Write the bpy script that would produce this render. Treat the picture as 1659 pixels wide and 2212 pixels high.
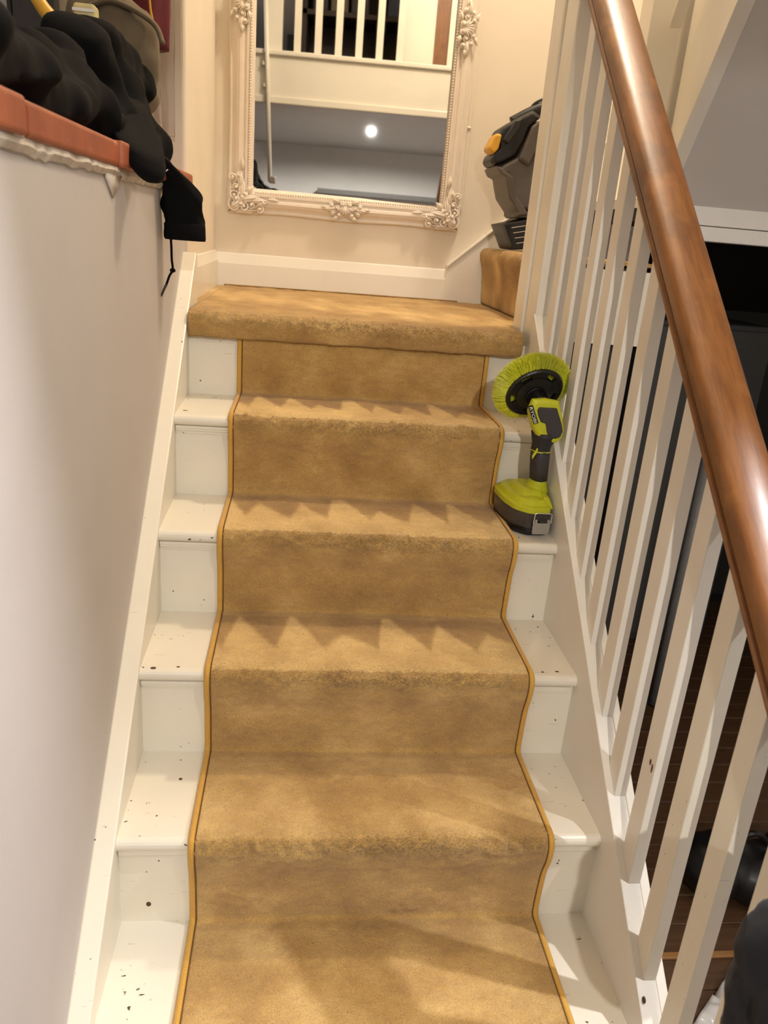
import bpy, bmesh, math, random
import numpy as np
from mathutils import Vector, Matrix, noise as mnoise
random.seed(7); rng = np.random.default_rng(7)
scene = bpy.context.scene
col = scene.collection
for o in list(bpy.data.objects): bpy.data.objects.remove(o)

# ------------------------------------------------------------------ camera
FPX = 1686.12; CAM = np.array([0.276243, -0.864251, 1.207576])
YAW, PITCH, ROLL = -0.124235, 0.342541, 0.082829
def cam_basis():
    cy, sy, cp, sp = math.cos(YAW), math.sin(YAW), math.cos(PITCH), math.sin(PITCH)
    fw = np.array([-sy*cp, cy*cp, -sp]); rt = np.array([cy, sy, 0.0]); up = np.cross(rt, fw)
    c, s = math.cos(ROLL), math.sin(ROLL)
    return c*rt + s*up, -s*rt + c*up, fw
RT, UP, FW = cam_basis()
cd = bpy.data.cameras.new('camera'); co = bpy.data.objects.new('camera', cd); col.objects.link(co)
cd.sensor_fit = 'VERTICAL'; cd.sensor_height = 36; cd.sensor_width = 27; cd.lens = FPX/2212*36
cd.clip_start = 0.02; cd.clip_end = 60
cd.dof.use_dof = True; cd.dof.focus_distance = 1.75; cd.dof.aperture_fstop = 6.5
bk = -FW
co.matrix_world = Matrix(((RT[0], UP[0], bk[0], CAM[0]), (RT[1], UP[1], bk[1], CAM[1]), (RT[2], UP[2], bk[2], CAM[2]), (0, 0, 0, 1)))
scene.camera = co
def at(u, v, ax, val):
    "real point of the photograph's pixel (u, v) on the plane axis ax = val (measuring aid)"
    d = FW + RT*(u-829.5)/FPX - UP*(v-1106)/FPX
    t = (val-CAM[ax])/d[ax]
    return CAM + t*d

# ------------------------------------------------------------------ world, lights, exposure
w = bpy.data.worlds.new('world'); scene.world = w; w.use_nodes = True
w.node_tree.nodes['Background'].inputs[0].default_value = (1.0, 0.9, 0.78, 1)
w.node_tree.nodes['Background'].inputs[1].default_value = 0.02
vs = scene.view_settings
vs.view_transform = 'Standard'; vs.look = 'None'; vs.gamma = 1; vs.use_curve_mapping = False; vs.exposure = -0.66
def lamp(name, kind, loc, power, color, size, **k):
    d = bpy.data.lights.new(name, kind); o = bpy.data.objects.new(name, d); col.objects.link(o)
    o.location = loc; d.energy = power; d.color = color; d.shadow_soft_size = size
    for a, b in k.items(): setattr(d, a, b)
    return o
NEUT = (1.0, 0.95, 0.89); COOL = (0.97, 0.965, 1.0)
DOWN = [(1.62, -0.20, 220, COOL), (0.49, -2.23, 230, NEUT), (1.02, -0.78, 40, NEUT)]   # x, y, watts, colour
LAMP = (1.12, 1.38, 3.45)
CEIL = 2.02                    # hall ceiling height
lamp('stairwell_lamp_light', 'POINT', LAMP, 205, (1.0, 0.84, 0.65), 0.11)
for x_, y_, p_, c_ in DOWN:
    lamp('hall_downlight_light', 'SPOT', (x_, y_, CEIL-0.015), p_, c_, 0.02, spot_size=math.radians(174), spot_blend=0.2)
lamp('side_room_lamp_light', 'POINT', (-1.2, -0.6, 2.5), 30, (1.0, 0.90, 0.82), 0.1)

# ------------------------------------------------------------------ helpers
ORG = {}
def setp(o, label=None, cat=None, group=None, kind=None):
    if label: o['label'] = label
    if cat: o['category'] = cat
    if group: o['group'] = group
    if kind: o['kind'] = kind
    return o
def thing(name, label, cat, loc=(0, 0, 0), group=None, kind=None):
    o = bpy.data.objects.new(name, None); col.objects.link(o); o.empty_display_size = 0.05
    o.location = loc; ORG[o.name] = np.array(loc, float)
    return setp(o, label, cat, group, kind)
def link(name, me, mat, parent=None):
    o = bpy.data.objects.new(name, me); col.objects.link(o)
    if mat is not None:
        me.materials.clear(); me.materials.append(mat)
    ORG[o.name] = np.zeros(3)
    if parent:
        o.parent = parent; ORG[o.name] = ORG[parent.name]
    return o
class G:
    "collects world-space geometry, builds it as one mesh object"
    def __init__(s): s.v = []; s.f = []
    def add(s, v, f):
        n = len(s.v); s.v += [tuple(map(float, p)) for p in v]; s.f += [tuple(i+n for i in q) for q in f]; return s
    def box(s, x0, x1, y0, y1, z0, z1):
        return s.add([(x0,y0,z0),(x1,y0,z0),(x1,y1,z0),(x0,y1,z0),(x0,y0,z1),(x1,y0,z1),(x1,y1,z1),(x0,y1,z1)],
                     [(3,2,1,0),(4,5,6,7),(0,1,5,4),(1,2,6,5),(2,3,7,6),(3,0,4,7)])
    def prism(s, pts, ax, lo, hi):
        "pts: 2-D outline on the two other axes (in x,y,z order), extruded along ax"
        def mkp(p, t):
            q = list(p); q.insert(ax, t); return q
        n = len(pts); v = [mkp(p, lo) for p in pts] + [mkp(p, hi) for p in pts]
        f = [tuple(range(n))[::-1], tuple(range(n, 2*n))] + [(i, (i+1) % n, n+(i+1) % n, n+i) for i in range(n)]
        return s.add(v, f)
    def loft(s, secs, closed=True, cap=True):
        n = len(secs[0]); v = [p for q in secs for p in q]; f = []
        for j in range(len(secs)-1):
            for i in range(n if closed else n-1):
                f.append((j*n+i, j*n+(i+1) % n, (j+1)*n+(i+1) % n, (j+1)*n+i))
        if cap and closed:
            f.append(tuple(range(n))[::-1]); f.append(tuple((len(secs)-1)*n+i for i in range(n)))
        return s.add(v, f)
    def tube(s, path, r, n=8, flat=1.0):
        P = [np.array(p, float) for p in path]; secs = []
        ref = np.array([0.0, 0.0, 1.0]); rr = r if hasattr(r, '__len__') else [r]*len(P); pu = None
        for i, p in enumerate(P):
            t = P[min(i+1, len(P)-1)] - P[max(i-1, 0)]; t = t/(np.linalg.norm(t)+1e-12)
            if pu is None:
                a = ref if abs(t @ ref) < 0.9 else np.array([1.0, 0, 0]); u = np.cross(t, a)
            else: u = pu - t*(pu @ t)
            u = u/(np.linalg.norm(u)+1e-12); pu = u; b = np.cross(t, u)
            secs.append([p + rr[i]*(math.cos(k*2*math.pi/n)*u + flat*math.sin(k*2*math.pi/n)*b) for k in range(n)])
        return s.loft(secs)
    def ell(s, c, r, nu=12, nv=8, M=None):
        c = np.array(c, float); r = np.array(r, float)*np.ones(3); v = []; f = []
        M = np.eye(3) if M is None else np.array(M)
        for j in range(1, nv):
            th = math.pi*j/nv
            for i in range(nu):
                ph = 2*math.pi*i/nu
                v.append(c + M @ (r*np.array([math.sin(th)*math.cos(ph), math.sin(th)*math.sin(ph), math.cos(th)])))
        top = len(v); v.append(c + M @ (r*np.array([0, 0, 1]))); v.append(c + M @ (r*np.array([0, 0, -1])))
        for j in range(nv-2):
            for i in range(nu): f.append((j*nu+i, (j+1)*nu+i, (j+1)*nu+(i+1) % nu, j*nu+(i+1) % nu))
        for i in range(nu):
            f.append((top, i, (i+1) % nu)); f.append((top+1, (nv-2)*nu+(i+1) % nu, (nv-2)*nu+i))
        return s.add(v, f)
    def build(s, name, mat, parent=None, smooth=False, bevel=0, seg=2, kind=None, label=None):
        org = ORG[parent.name] if parent else np.zeros(3)
        me = bpy.data.meshes.new(name); me.from_pydata([tuple(np.array(p)-org) for p in s.v], [], s.f)
        bm = bmesh.new(); bm.from_mesh(me); bmesh.ops.recalc_face_normals(bm, faces=bm.faces); bm.to_mesh(me); bm.free()
        if smooth: me.shade_smooth()
        o = link(name, me, mat, parent)
        if bevel:
            m = o.modifiers.new('bevel', 'BEVEL'); m.width = bevel; m.segments = seg; m.limit_method = 'ANGLE'; m.angle_limit = math.radians(30)
        if kind: o['kind'] = kind
        if label: o['label'] = label
        return o
def inst(src, name, parent, off):
    "another piece sharing src's mesh, moved by off"
    o = src.copy(); o.name = name; col.objects.link(o); o.parent = parent; o.location = Vector(src.location) + Vector(off)
    return o
def spline(pts, n):
    "Catmull-Rom through pts, n samples per span"
    P = [np.array(p, float) for p in pts]; P = [2*P[0]-P[1]] + P + [2*P[-1]-P[-2]]; out = []
    for i in range(1, len(P)-2):
        for k in range(n):
            t = k/n
            out.append(0.5*((2*P[i]) + (-P[i-1]+P[i+1])*t + (2*P[i-1]-5*P[i]+4*P[i+1]-P[i+2])*t*t + (-P[i-1]+3*P[i]-3*P[i+1]+P[i+2])*t**3))
    out.append(P[-2]); return out

# ------------------------------------------------------------------ materials
def srgb(r, g, b):
    f = lambda c: (c/255/12.92) if c <= 10 else ((c/255+0.055)/1.055)**2.4
    return (f(r), f(g), f(b), 1)
class M:
    def __init__(s, name, color, rough=0.5, **k):
        s.m = bpy.data.materials.new(name); s.m.use_nodes = True; s.t = s.m.node_tree; s.n = s.t.nodes
        s.b = s.n['Principled BSDF']; s.b.inputs['Base Color'].default_value = color; s.b.inputs['Roughness'].default_value = rough
        for a, b in k.items(): s.b.inputs[a.replace('_', ' ')].default_value = b
        s.co = s.n.new('ShaderNodeTexCoord').outputs['Object']; s.colr = None; s.base = color; s.h = None
    def L(s, a, b): s.t.links.new(a, b)
    def noise(s, scale, detail=3, rough=0.55, stretch=None, dist=0):
        n = s.n.new('ShaderNodeTexNoise'); n.inputs['Scale'].default_value = scale; n.inputs['Detail'].default_value = detail
        n.inputs['Roughness'].default_value = rough; n.inputs['Distortion'].default_value = dist
        if stretch:
            mp = s.n.new('ShaderNodeMapping'); mp.inputs['Scale'].default_value = stretch
            s.L(s.co, mp.inputs[0]); s.L(mp.outputs[0], n.inputs['Vector'])
        else: s.L(s.co, n.inputs['Vector'])
        return n.outputs['Fac']
    def ramp(s, fac, stops):
        r = s.n.new('ShaderNodeValToRGB'); e = r.color_ramp.elements
        while len(e) > 1: e.remove(e[-1])
        e[0].position, e[0].color = stops[0]
        for p, c in stops[1:]:
            q = e.new(p); q.color = c
        s.L(fac, r.inputs[0]); return r.outputs[0]
    def fac(s, f, a, b):
        m = s.n.new('ShaderNodeMapRange'); m.inputs[1].default_value = a; m.inputs[2].default_value = b; s.L(f, m.inputs[0]); return m.outputs[0]
    def math(s, op, a, b):
        m = s.n.new('ShaderNodeMath'); m.operation = op
        for i, x in enumerate((a, b)):
            if isinstance(x, (int, float)): m.inputs[i].default_value = x
            else: s.L(x, m.inputs[i])
        return m.outputs[0]
    def over(s, fac, color):
        "lay colour over what is there by fac"
        m = s.n.new('ShaderNodeMix'); m.data_type = 'RGBA'
        if isinstance(fac, (int, float)): m.inputs[0].default_value = fac
        else: s.L(fac, m.inputs[0])
        if s.colr is None: m.inputs[6].default_value = s.base
        else: s.L(s.colr, m.inputs[6])
        if isinstance(color, tuple): m.inputs[7].default_value = color
        else: s.L(color, m.inputs[7])
        s.colr = m.outputs[2]; return s
    def bump(s, h, strength=0.3, dist=0.002):
        b = s.n.new('ShaderNodeBump'); b.inputs['Strength'].default_value = strength; b.inputs['Distance'].default_value = dist
        s.L(h, b.inputs['Height'])
        if s.h: s.L(s.h, b.inputs['Normal'])
        s.h = b.outputs[0]; return s
    def attr(s, name):
        a = s.n.new('ShaderNodeAttribute'); a.attribute_name = name; return a.outputs['Fac']
    def done(s):
        if s.colr is not None: s.L(s.colr, s.b.inputs['Base Color'])
        if s.h is not None: s.L(s.h, s.b.inputs['Normal'])
        return s.m
def flat(name, color, rough=0.5, nscale=40, var=0.12, bump=0.08, **k):
    m = M(name, color, rough, **k)
    m.over(m.fac(m.noise(nscale), 0.35, 0.75), tuple(c*(1-var) for c in color[:3])+(1,))
    if bump: m.bump(m.noise(nscale*6), bump, 0.001)
    return m.done()
def paint(name, color, rough, chips=True, chip_amt=0.685):
    m = M(name, color, rough)
    m.over(m.math('MULTIPLY', m.fac(m.noise(5, 4), 0.45, 0.75), 0.5), tuple(c*0.9 for c in color[:3])+(1,))
    if chips:
        f = m.math('MULTIPLY', m.fac(m.noise(120, 2, 0.5, (0.6, 1, 1)), chip_amt, chip_amt+0.012), m.fac(m.noise(11, 2), 0.52, 0.56))
        m.over(f, srgb(62, 50, 42))
        f2 = m.math('MULTIPLY', m.fac(m.noise(60, 2, 0.5, (0.35, 6, 6)), 0.735, 0.76), 0.5)
        m.over(f2, srgb(120, 108, 95))
    m.bump(m.noise(55, 4, 0.6), 0.12, 0.0015)
    return m.done()
WHITE = srgb(226, 220, 206)
m_gloss = paint('cream_gloss_paint', srgb(231, 225, 209), 0.32)
m_gloss2 = paint('cream_gloss_paint_clean', srgb(231, 225, 209), 0.30, chips=True, chip_amt=0.73)
m_glossn = paint('white_gloss_paint', srgb(232, 227, 215), 0.33, chips=False)
m_wall = paint('white_wall_emulsion', srgb(196, 190, 186), 0.75, chips=False)
m_wallb = paint('warm_lit_wall_emulsion', srgb(229, 218, 199), 0.7, chips=False)  # white paint with the stairwell's warm light mixed into its colour
m_hall = paint('hall_emulsion', srgb(226, 221, 214), 0.8, chips=False)
m_soffit = paint('soffit_emulsion', srgb(205, 200, 194), 0.85, chips=False)
m_dark = flat('dark_interior', srgb(46, 42, 38), 0.8)  # darkness of the unlit rooms put into their wall colour
m_black = flat('black_plastic', srgb(13, 13, 14), 0.42, 60, 0.2, 0.05)
m_blackm = flat('black_matt_plastic', srgb(34, 34, 36), 0.6, 60, 0.2, 0.1)
m_frame = flat('cream_mirror_frame', srgb(231, 219, 203), 0.42, 30, 0.06, 0.1)
m_glass = M('mirror_glass', (0.86, 0.88, 0.87, 1), 0.015, Metallic=1.0)
m_glass.L(m_glass.fac(m_glass.noise(3, 2), 0.3, 1.9), m_glass.b.inputs['Roughness']) if False else None
m_glass = m_glass.done()
# brown varnished wood
m = M('varnished_wood', srgb(136, 88, 44), 0.40, Coat_Weight=0.15, Coat_Roughness=0.18)
m.over(m.fac(m.noise(7, 5, 0.65, (7, 0.9, 0.9)), 0.38, 0.66), srgb(112, 68, 31))
m.over(m.math('MULTIPLY', m.fac(m.noise(26, 4, 0.6, (9, 0.5, 0.5)), 0.5, 0.7), 0.5), srgb(84, 50, 24))
m.over(m.math('MULTIPLY', m.fac(m.noise(9, 4, 0.6), 0.52, 0.72), 0.65), srgb(82, 52, 30))
m.over(m.math('MULTIPLY', m.fac(m.noise(12, 3, 0.6), 0.60, 0.74), 0.4), srgb(168, 116, 66))
m.bump(m.noise(60, 4, 0.6, (5, 0.6, 0.6)), 0.12, 0.001); m.bump(m.noise(20, 3), 0.14, 0.003)
m_wood = m.done()
m = M('terracotta_tile', srgb(168, 92, 58), 0.5)
m.over(m.fac(m.noise(14, 5), 0.35, 0.7), srgb(146, 74, 46)); m.over(m.fac(m.noise(90, 2), 0.70, 0.73), srgb(205, 180, 160)); m.bump(m.noise(40, 4), 0.3, 0.002)
m_tile = m.done()
m = M('rough_mortar', srgb(206, 196, 182), 0.9); m.over(m.fac(m.noise(30, 5), 0.45, 0.75), srgb(176, 163, 146)); m.bump(m.noise(60, 5), 0.6, 0.003)
m_mortar = m.done()
def cloth(name, c, rough=0.95, sheen=0.2, wv=500):
    m = M(name, c, rough, Sheen_Weight=sheen, Sheen_Roughness=0.5)
    m.over(m.fac(m.noise(12, 4), 0.35, 0.7), tuple(x*0.72 for x in c[:3])+(1,)); m.bump(m.noise(wv, 2), 0.35, 0.001); m.b.inputs['Specular IOR Level'].default_value = 0.2; return m.done()
m_hoodie = cloth('black_jersey', srgb(3, 3, 4), 0.95, 0.0)
m_coat = cloth('charcoal_fleece', srgb(30, 30, 34), 1.0, 0.08, 220)
m_khaki = cloth('khaki_canvas', srgb(116, 104, 84), 0.95, 0.1)
m_maroon = cloth('maroon_cloth', srgb(104, 42, 48), 0.9, 0.2)
m_yellow = flat('yellow_plastic', srgb(214, 160, 44), 0.4, 30, 0.1, 0.03)
m_lime = flat('lime_plastic', srgb(190, 194, 34), 0.42, 40, 0.08, 0.04)
m_rubber = flat('charcoal_rubber', srgb(52, 48, 50), 0.6, 300, 0.15, 0.2)
m_grey = flat('grey_plastic', srgb(86, 79, 72), 0.45, 60, 0.1, 0.08)
m_steel = M('steel', (0.75, 0.74, 0.72, 1), 0.28, Metallic=1.0).done()
m_clasp = flat('silver_plastic', srgb(170, 166, 160), 0.35, 30, 0.05, 0.02, Metallic=0.5)
m_bristle = M('lime_bristle', srgb(214, 216, 34), 0.45, Sheen_Weight=0.2); m_bristle.b.inputs['Transmission Weight'].default_value = 0.0
m_bristle.over(m_bristle.fac(m_bristle.noise(160, 2), 0.35, 0.7), srgb(184, 188, 22)); m_bristle = m_bristle.done()
m_smoke = M('smoked_clear_plastic', (0.42, 0.36, 0.32, 1), 0.08, Transmission_Weight=0.85, IOR=1.3).done()
m_clear = M('clear_plastic_sheet', (0.97, 0.96, 0.95, 1), 0.06, Transmission_Weight=1.0, IOR=1.22); m_clear.bump(m_clear.noise(26, 3), 0.7, 0.006); m_clear = m_clear.done()
m_letter = flat('white_print', srgb(226, 226, 220), 0.5, 30, 0.03, 0)
m = M('wood_floorboard', srgb(92, 64, 40), 0.5); m.over(m.fac(m.noise(10, 5, 0.6, (0.8, 8, 1)), 0.3, 0.75), srgb(66, 44, 27)); m.bump(m.noise(30, 4, 0.6, (0.8, 8, 1)), 0.15, 0.001)
m_floor = m.done()
# carpet: pile = brushed lighter / darker nap (stored on the mesh), nose = opened pile, its grime and gap shade put in as colour
m = M('gold_carpet', srgb(160, 118, 62), 1.0, Sheen_Weight=0.25, Sheen_Roughness=0.6)
pile = m.math('ADD', m.attr('pile'), m.math('MULTIPLY', m.math('SUBTRACT', m.noise(34, 5, 0.7, (1, 1.6, 1.6)), 0.5), 0.6))
m.colr = m.ramp(pile, [(0.0, srgb(162, 120, 52)), (0.40, srgb(196, 154, 80)), (1.0, srgb(246, 208, 132))])
m.over(m.math('MULTIPLY', m.fac(m.noise(470, 2, 0.75), 0.46, 0.66), 0.42), srgb(98, 68, 32))
m.over(m.math('MULTIPLY', m.fac(m.noise(520, 1, 0.6), 0.56, 0.70), 0.30), srgb(236, 200, 132))
m.over(m.math('MULTIPLY', m.math('MULTIPLY', m.attr('nose'), m.fac(m.noise(300, 2, 0.7, (0.55, 1, 1)), 0.44, 0.58)), 0.62), srgb(78, 56, 30))
m.over(m.math('MULTIPLY', m.math('MULTIPLY', m.attr('nose'), m.fac(m.noise(310, 2, 0.7, (0.55, 1, 1)), 0.58, 0.70)), 0.5), srgb(228, 196, 134))
m.over(m.math('MULTIPLY', m.fac(m.noise(150, 1), 0.765, 0.78), 0.6), srgb(78, 52, 30))
m.bump(m.noise(560, 2, 0.7), 1.0, 0.003)
m.bump(m.noise(170, 3, 0.6, (0.5, 1, 1)), 0.5, 0.003)
m_carpet = m.done()
m = M('ochre_binding', srgb(208, 160, 66), 0.8, Sheen_Weight=0.2)
wv = m.n.new('ShaderNodeTexWave'); wv.wave_type = 'BANDS'; wv.bands_direction = 'DIAGONAL'; wv.inputs['Scale'].default_value = 120; wv.inputs['Distortion'].default_value = 1.5
m.L(m.co, wv.inputs['Vector']); m.over(m.math('MULTIPLY', wv.outputs['Fac'], 0.4), srgb(172, 124, 44)); m.bump(wv.outputs['Fac'], 0.5, 0.001)
m_bind = m.done()
m_stitch = flat('dark_stitch_line', srgb(104, 70, 28), 0.9)
m_lampe = bpy.data.materials.new('lamp_glow'); m_lampe.use_nodes = True
nb = m_lampe.node_tree.nodes; nb['Principled BSDF'].inputs['Emission Color'].default_value = (0.95, 0.97, 1, 1); nb['Principled BSDF'].inputs['Emission Strength'].default_value = 6
m_lampw = bpy.data.materials.new('warm_lamp_glow'); m_lampw.use_nodes = True
nb = m_lampw.node_tree.nodes; nb['Principled BSDF'].inputs['Emission Color'].default_value = (1, 0.8, 0.55, 1); nb['Principled BSDF'].inputs['Emission Strength'].default_value = 3

# ------------------------------------------------------------------ measures
R = 0.195; GO = 0.23138; OH = 0.017; WI = 0.868
FL = -0.39                     # hall floor
YB = 2.10                      # back wall
SL = R/GO
def capz(y): return 0.067 + 0.869*y      # top of the outer string
def railz(y): return 0.789 + 0.893*y     # underside of the handrail
TOPZ = 4.4
def struct(o): o['kind'] = 'structure'; return o

# ------------------------------------------------------------------ room shell
fl = thing('floor', None, None, (0, 0, FL)); struct(fl)
G().box(-0.2, 3.2, -4.1, 2.6, FL-0.06, FL-0.012).build('subfloor', m_dark, fl)
pl = G().box(0.96, 3.2, 0, 0.0885, FL-0.012, FL).build('plank', m_floor, fl, bevel=0.002, seg=1)
first = True
for i in range(-20, 27):
    y = 0.475 + i*0.0905
    if y > 2.45 or y < -1.3: continue
    if first: pl.location.y = y; first = False
    else:
        o = inst(pl, 'plank', fl, (0, 0, 0)); o.location = (0.03*((i*7) % 3), y, 0)
G().box(-0.03, 3.2, -4.1, -1.32, FL-0.012, FL).build('plank', m_floor, fl)
G().box(0.96, 2.4, 0.462, 0.480, FL, FL+0.008).build('threshold_strip', flat('oak_strip', srgb(150, 108, 62), 0.4), fl, bevel=0.003)
struct(G().box(-0.185, 3.3, -4.2, 2.8, TOPZ, TOPZ+0.1).build('ceiling', m_wallb))
# half wall on the left with a terracotta coping
JY = 1.408
wl = thing('wall_left', None, None, (-0.11, 0.5, FL)); struct(wl)
G().box(-0.185, -0.035, -4.1, JY, FL, 1.268).build('half_wall', m_wall, wl)
# ragged mortar bed under the coping
ny = 140; g = G(); secs = []
for i in range(ny+1):
    y = -1.4 + (JY+1.4)*i/ny; a = mnoise.noise((y*9, 3, 0))*0.004 + mnoise.noise((y*40, 7, 0))*0.003
    secs.append([(-0.18, y, 1.262), (-0.031+a*0.5, y, 1.258+a*1.4), (-0.026+a, y, 1.266+a), (-0.028+a, y, 1.274), (-0.18, y, 1.274)])
g.loft(secs); g.build('mortar_bed', m_mortar, wl)
tl = 0.452; tile = None
for i in range(-3, 4):
    y0 = 0.098 + i*tl
    y1 = min(y0+tl-0.008, JY)
    if y0 > JY: break
    g = G().box(-0.20, -0.022+0.003*((i*5) % 3), y0, y1, 1.274, 1.312+0.002*((i*3) % 2)); g.build('coping_tile', m_tile, wl, bevel=0.006, seg=3)
g = G().box(-0.19, -0.024, 0.062, 0.1, 1.272, 1.316); g.build('mortar_joint', flat('white_mortar', srgb(214, 208, 196), 0.9, 40, 0.2, 0.8), wl, bevel=0.006)
# plaster drip hanging under the coping
a = at(222, 372, 0, -0.034); b = at(258, 382, 0, -0.034); c = at(243, 428, 0, -0.034)
g = G(); g.add([a, b, c, a+np.array([0.005, 0, 0.002]), b+np.array([0.005, 0, 0.002]), c+np.array([0.002, 0, 0])], [(0, 2, 1), (3, 4, 5), (0, 1, 4, 3), (1, 2, 5, 4), (2, 0, 3, 5)])
g.build('plaster_drip', m_mortar, wl, smooth=True)
# wall beyond the opening, its jamb, the wall over the opening
g = G().box(-0.6, -0.035, JY, YB, FL, TOPZ)
struct(g.build('wall_left_far', m_wallb, bevel=0.012, seg=4))
struct(G().box(-0.185, -0.035, -4.1, JY, 2.55, TOPZ).build('wall_left_top', m_wall))
struct(G().box(-2.6, 1.27, YB, YB+0.12, 0.9, TOPZ).build('wall_back', m_wallb))
struct(G().box(1.27, 3.3, YB, YB+0.12, 1.337, TOPZ).build('wall_back_right', m_wallb))
struct(G().box(-2.6, 0.93, YB, YB+0.12, FL, 0.9).build('wall_back_low', m_wallb))
# side room on the left
struct(G().box(-2.7, -2.6, -4.1, 2.1, FL, TOPZ).build('wall_side_room', m_wall))
struct(G().box(-2.6, -0.185, -4.1, YB, FL-0.05, FL).build('floor_side_room', m_floor))
struct(G().box(-2.7, -0.185, -4.1, YB, 2.75, 2.8).build('ceiling_side_room', m_wall))
struct(G().box(-2.6, -0.6, 1.95, 2.1, FL, 2.8).build('wall_side_room_end', m_wall))
# right side and hall
struct(G().box(3.2, 3.3, -4.2, 2.8, FL, TOPZ).build('wall_right', m_hall))
struct(G().box(-2.7, 3.3, -4.2, -4.1, FL, TOPZ).build('wall_hall_end', m_hall))
struct(G().box(-0.75, 3.3, -4.1, -0.172, CEIL, CEIL+0.12).build('ceiling_hall', m_soffit))
# ------------------------------------------------------------------ skirting
sk = [(0, 0), (0, 0.093), (0.006, 0.108), (0.012, 0.122), (0.016, 0.125), (0.016, 0)]   # depth from face, height
def skirt_sec(d, zb): return [(-p[0]+0.0, p[1]) for p in sk]
z0 = 5*R
tb = thing('baseboard_back', None, None, (0.4, YB, z0)); struct(tb)
g = G().prism([(YB, z0), (YB-0.016, z0), (YB-0.016, z0+0.088), (YB-0.004, z0+0.122), (YB, z0+0.125)], 0, -0.03, 0.815)
g.build('skirting_board', m_glossn, tb, bevel=0.002)
# raking piece beside the turning steps
ra, rb = at(965, 577, 1, YB-0.016), at(1105, 468, 1, YB-0.016); rs = (rb[2]-ra[2])/(rb[0]-ra[0])
x1 = 1.9
g = G().prism([(ra[0], z0), (ra[0], ra[2]), (x1, ra[2]+rs*(x1-ra[0])), (x1, ra[2]+rs*(x1-ra[0])-0.4), (1.3, z0)], 1, YB-0.018, YB)
g.build('raking_skirting', m_glossn, tb, bevel=0.002)
g = G().prism([(ra[0]-0.001, ra[2]-0.004), (ra[0]-0.001, ra[2]+0.008), (x1, ra[2]+0.008+rs*(x1-ra[0])), (x1, ra[2]-0.004+rs*(x1-ra[0]))], 1, YB-0.026, YB)
g.build('raking_capping', m_glossn, tb, bevel=0.003)
tl_ = thing('baseboard_left', None, None, (-0.03, 1.7, z0)); struct(tl_)
G().prism([(-0.036, z0-0.02), (-0.020, z0-0.02), (-0.020, z0+0.098), (-0.030, z0+0.128), (-0.036, z0+0.130)], 1, 1.33, YB).build('skirting_board', m_glossn, tl_, bevel=0.002)

# ------------------------------------------------------------------ staircase
st = thing('staircase', 'cream painted wooden staircase with chipped treads under the gold runner', 'staircase', (0.43, -0.4, FL))
def tread_profile(k):
    y0 = k*GO; z1 = k*R; t = 0.026; r = t/2; pts = []
    for i in range(9):
        a = math.pi/2 + math.pi*i/8; pts.append((y0+r+r*math.cos(a), z1-r+r*math.sin(a)))
    return pts + [((k+1)*GO+OH+0.012, z1-t), ((k+1)*GO+OH+0.012, z1)]
for k in range(-2, 5):
    G().prism(tread_profile(k), 0, 0.0, WI).build('tread', m_gloss, st)
    zt = k*R - 0.026; yr = k*GO + OH
    G().box(0.0, WI, yr, yr+0.014, (k-1)*R, zt).build('riser', m_gloss2, st)
    if k >= 2:
        pr = [(yr, zt), (yr-0.011, zt), (yr-0.011, zt-0.006), (yr-0.008, zt-0.007), (yr-0.008, zt-0.012), (yr-0.004, zt-0.014), (yr-0.003, zt-0.02), (yr, zt-0.021)]
    else:
        pr = [(yr, zt), (yr-0.007, zt), (yr-0.007, zt-0.012), (yr-0.002, zt-0.018), (yr, zt-0.018)]
    G().prism(pr, 0, 0.001, WI-0.012).build('moulding', m_gloss2, st)
k = 5
G().box(0.0, WI, 5*GO+OH, 5*GO+OH+0.014, 4*R, 5*R-0.02).build('riser', m_gloss2, st)
G().box(-0.03, 0.85, 5*GO, YB, 5*R-0.026, 5*R).build('landing_board', m_gloss, st)
G().box(0.85, 0.96, 1.302, YB, 5*R-0.026, 5*R).build('landing_board', m_gloss, st)
# wall string: sloping board with its top edge showing
def lstr(y): return 0.004 + SL*y
yA, yE = (FL-0.004)/SL, 1.325
g = G().prism([(yA, FL), (yE, lstr(yE)), (yE+0.02, lstr(yE)-0.004), (yE+0.02, FL)], 0, -0.036, 0.0)
g.build('wall_string', m_gloss2, st, bevel=0.003)
# outer string and the boarded spandrel below it
g = G().prism([((FL-0.067)/0.869, FL), (1.125, capz(1.125)), (1.125, FL)], 0, WI-0.003, 0.900)
g.build('outer_string', m_glossn, st, bevel=0.002)
g = G().prism([((FL-0.065)/0.869, FL), (1.125, capz(1.125)-0.002), (1.125, FL)], 0, 0.9005, 0.918)
g.build('string_facing', m_glossn, st, bevel=0.002)
G().prism([(-0.3, FL), (1.2, FL), (1.2, 0.7), (1.1, 0.7)], 0, 0.88, 0.90).build('spandrel_panel', m_glossn, st)
# turning steps behind the newel
G().box(0.955, 1.27, 1.30, YB-0.02, 0.96, 6*R-0.01).build('turning_step', m_gloss2, st)
G().box(1.27, 1.60, 1.43, YB-0.02, 1.337, 7*R).build('turning_step', m_gloss2, st)
G().box(1.60, 1.95, 1.43, YB-0.02, 1.337, 8*R).build('turning_step', m_gloss2, st)

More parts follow.
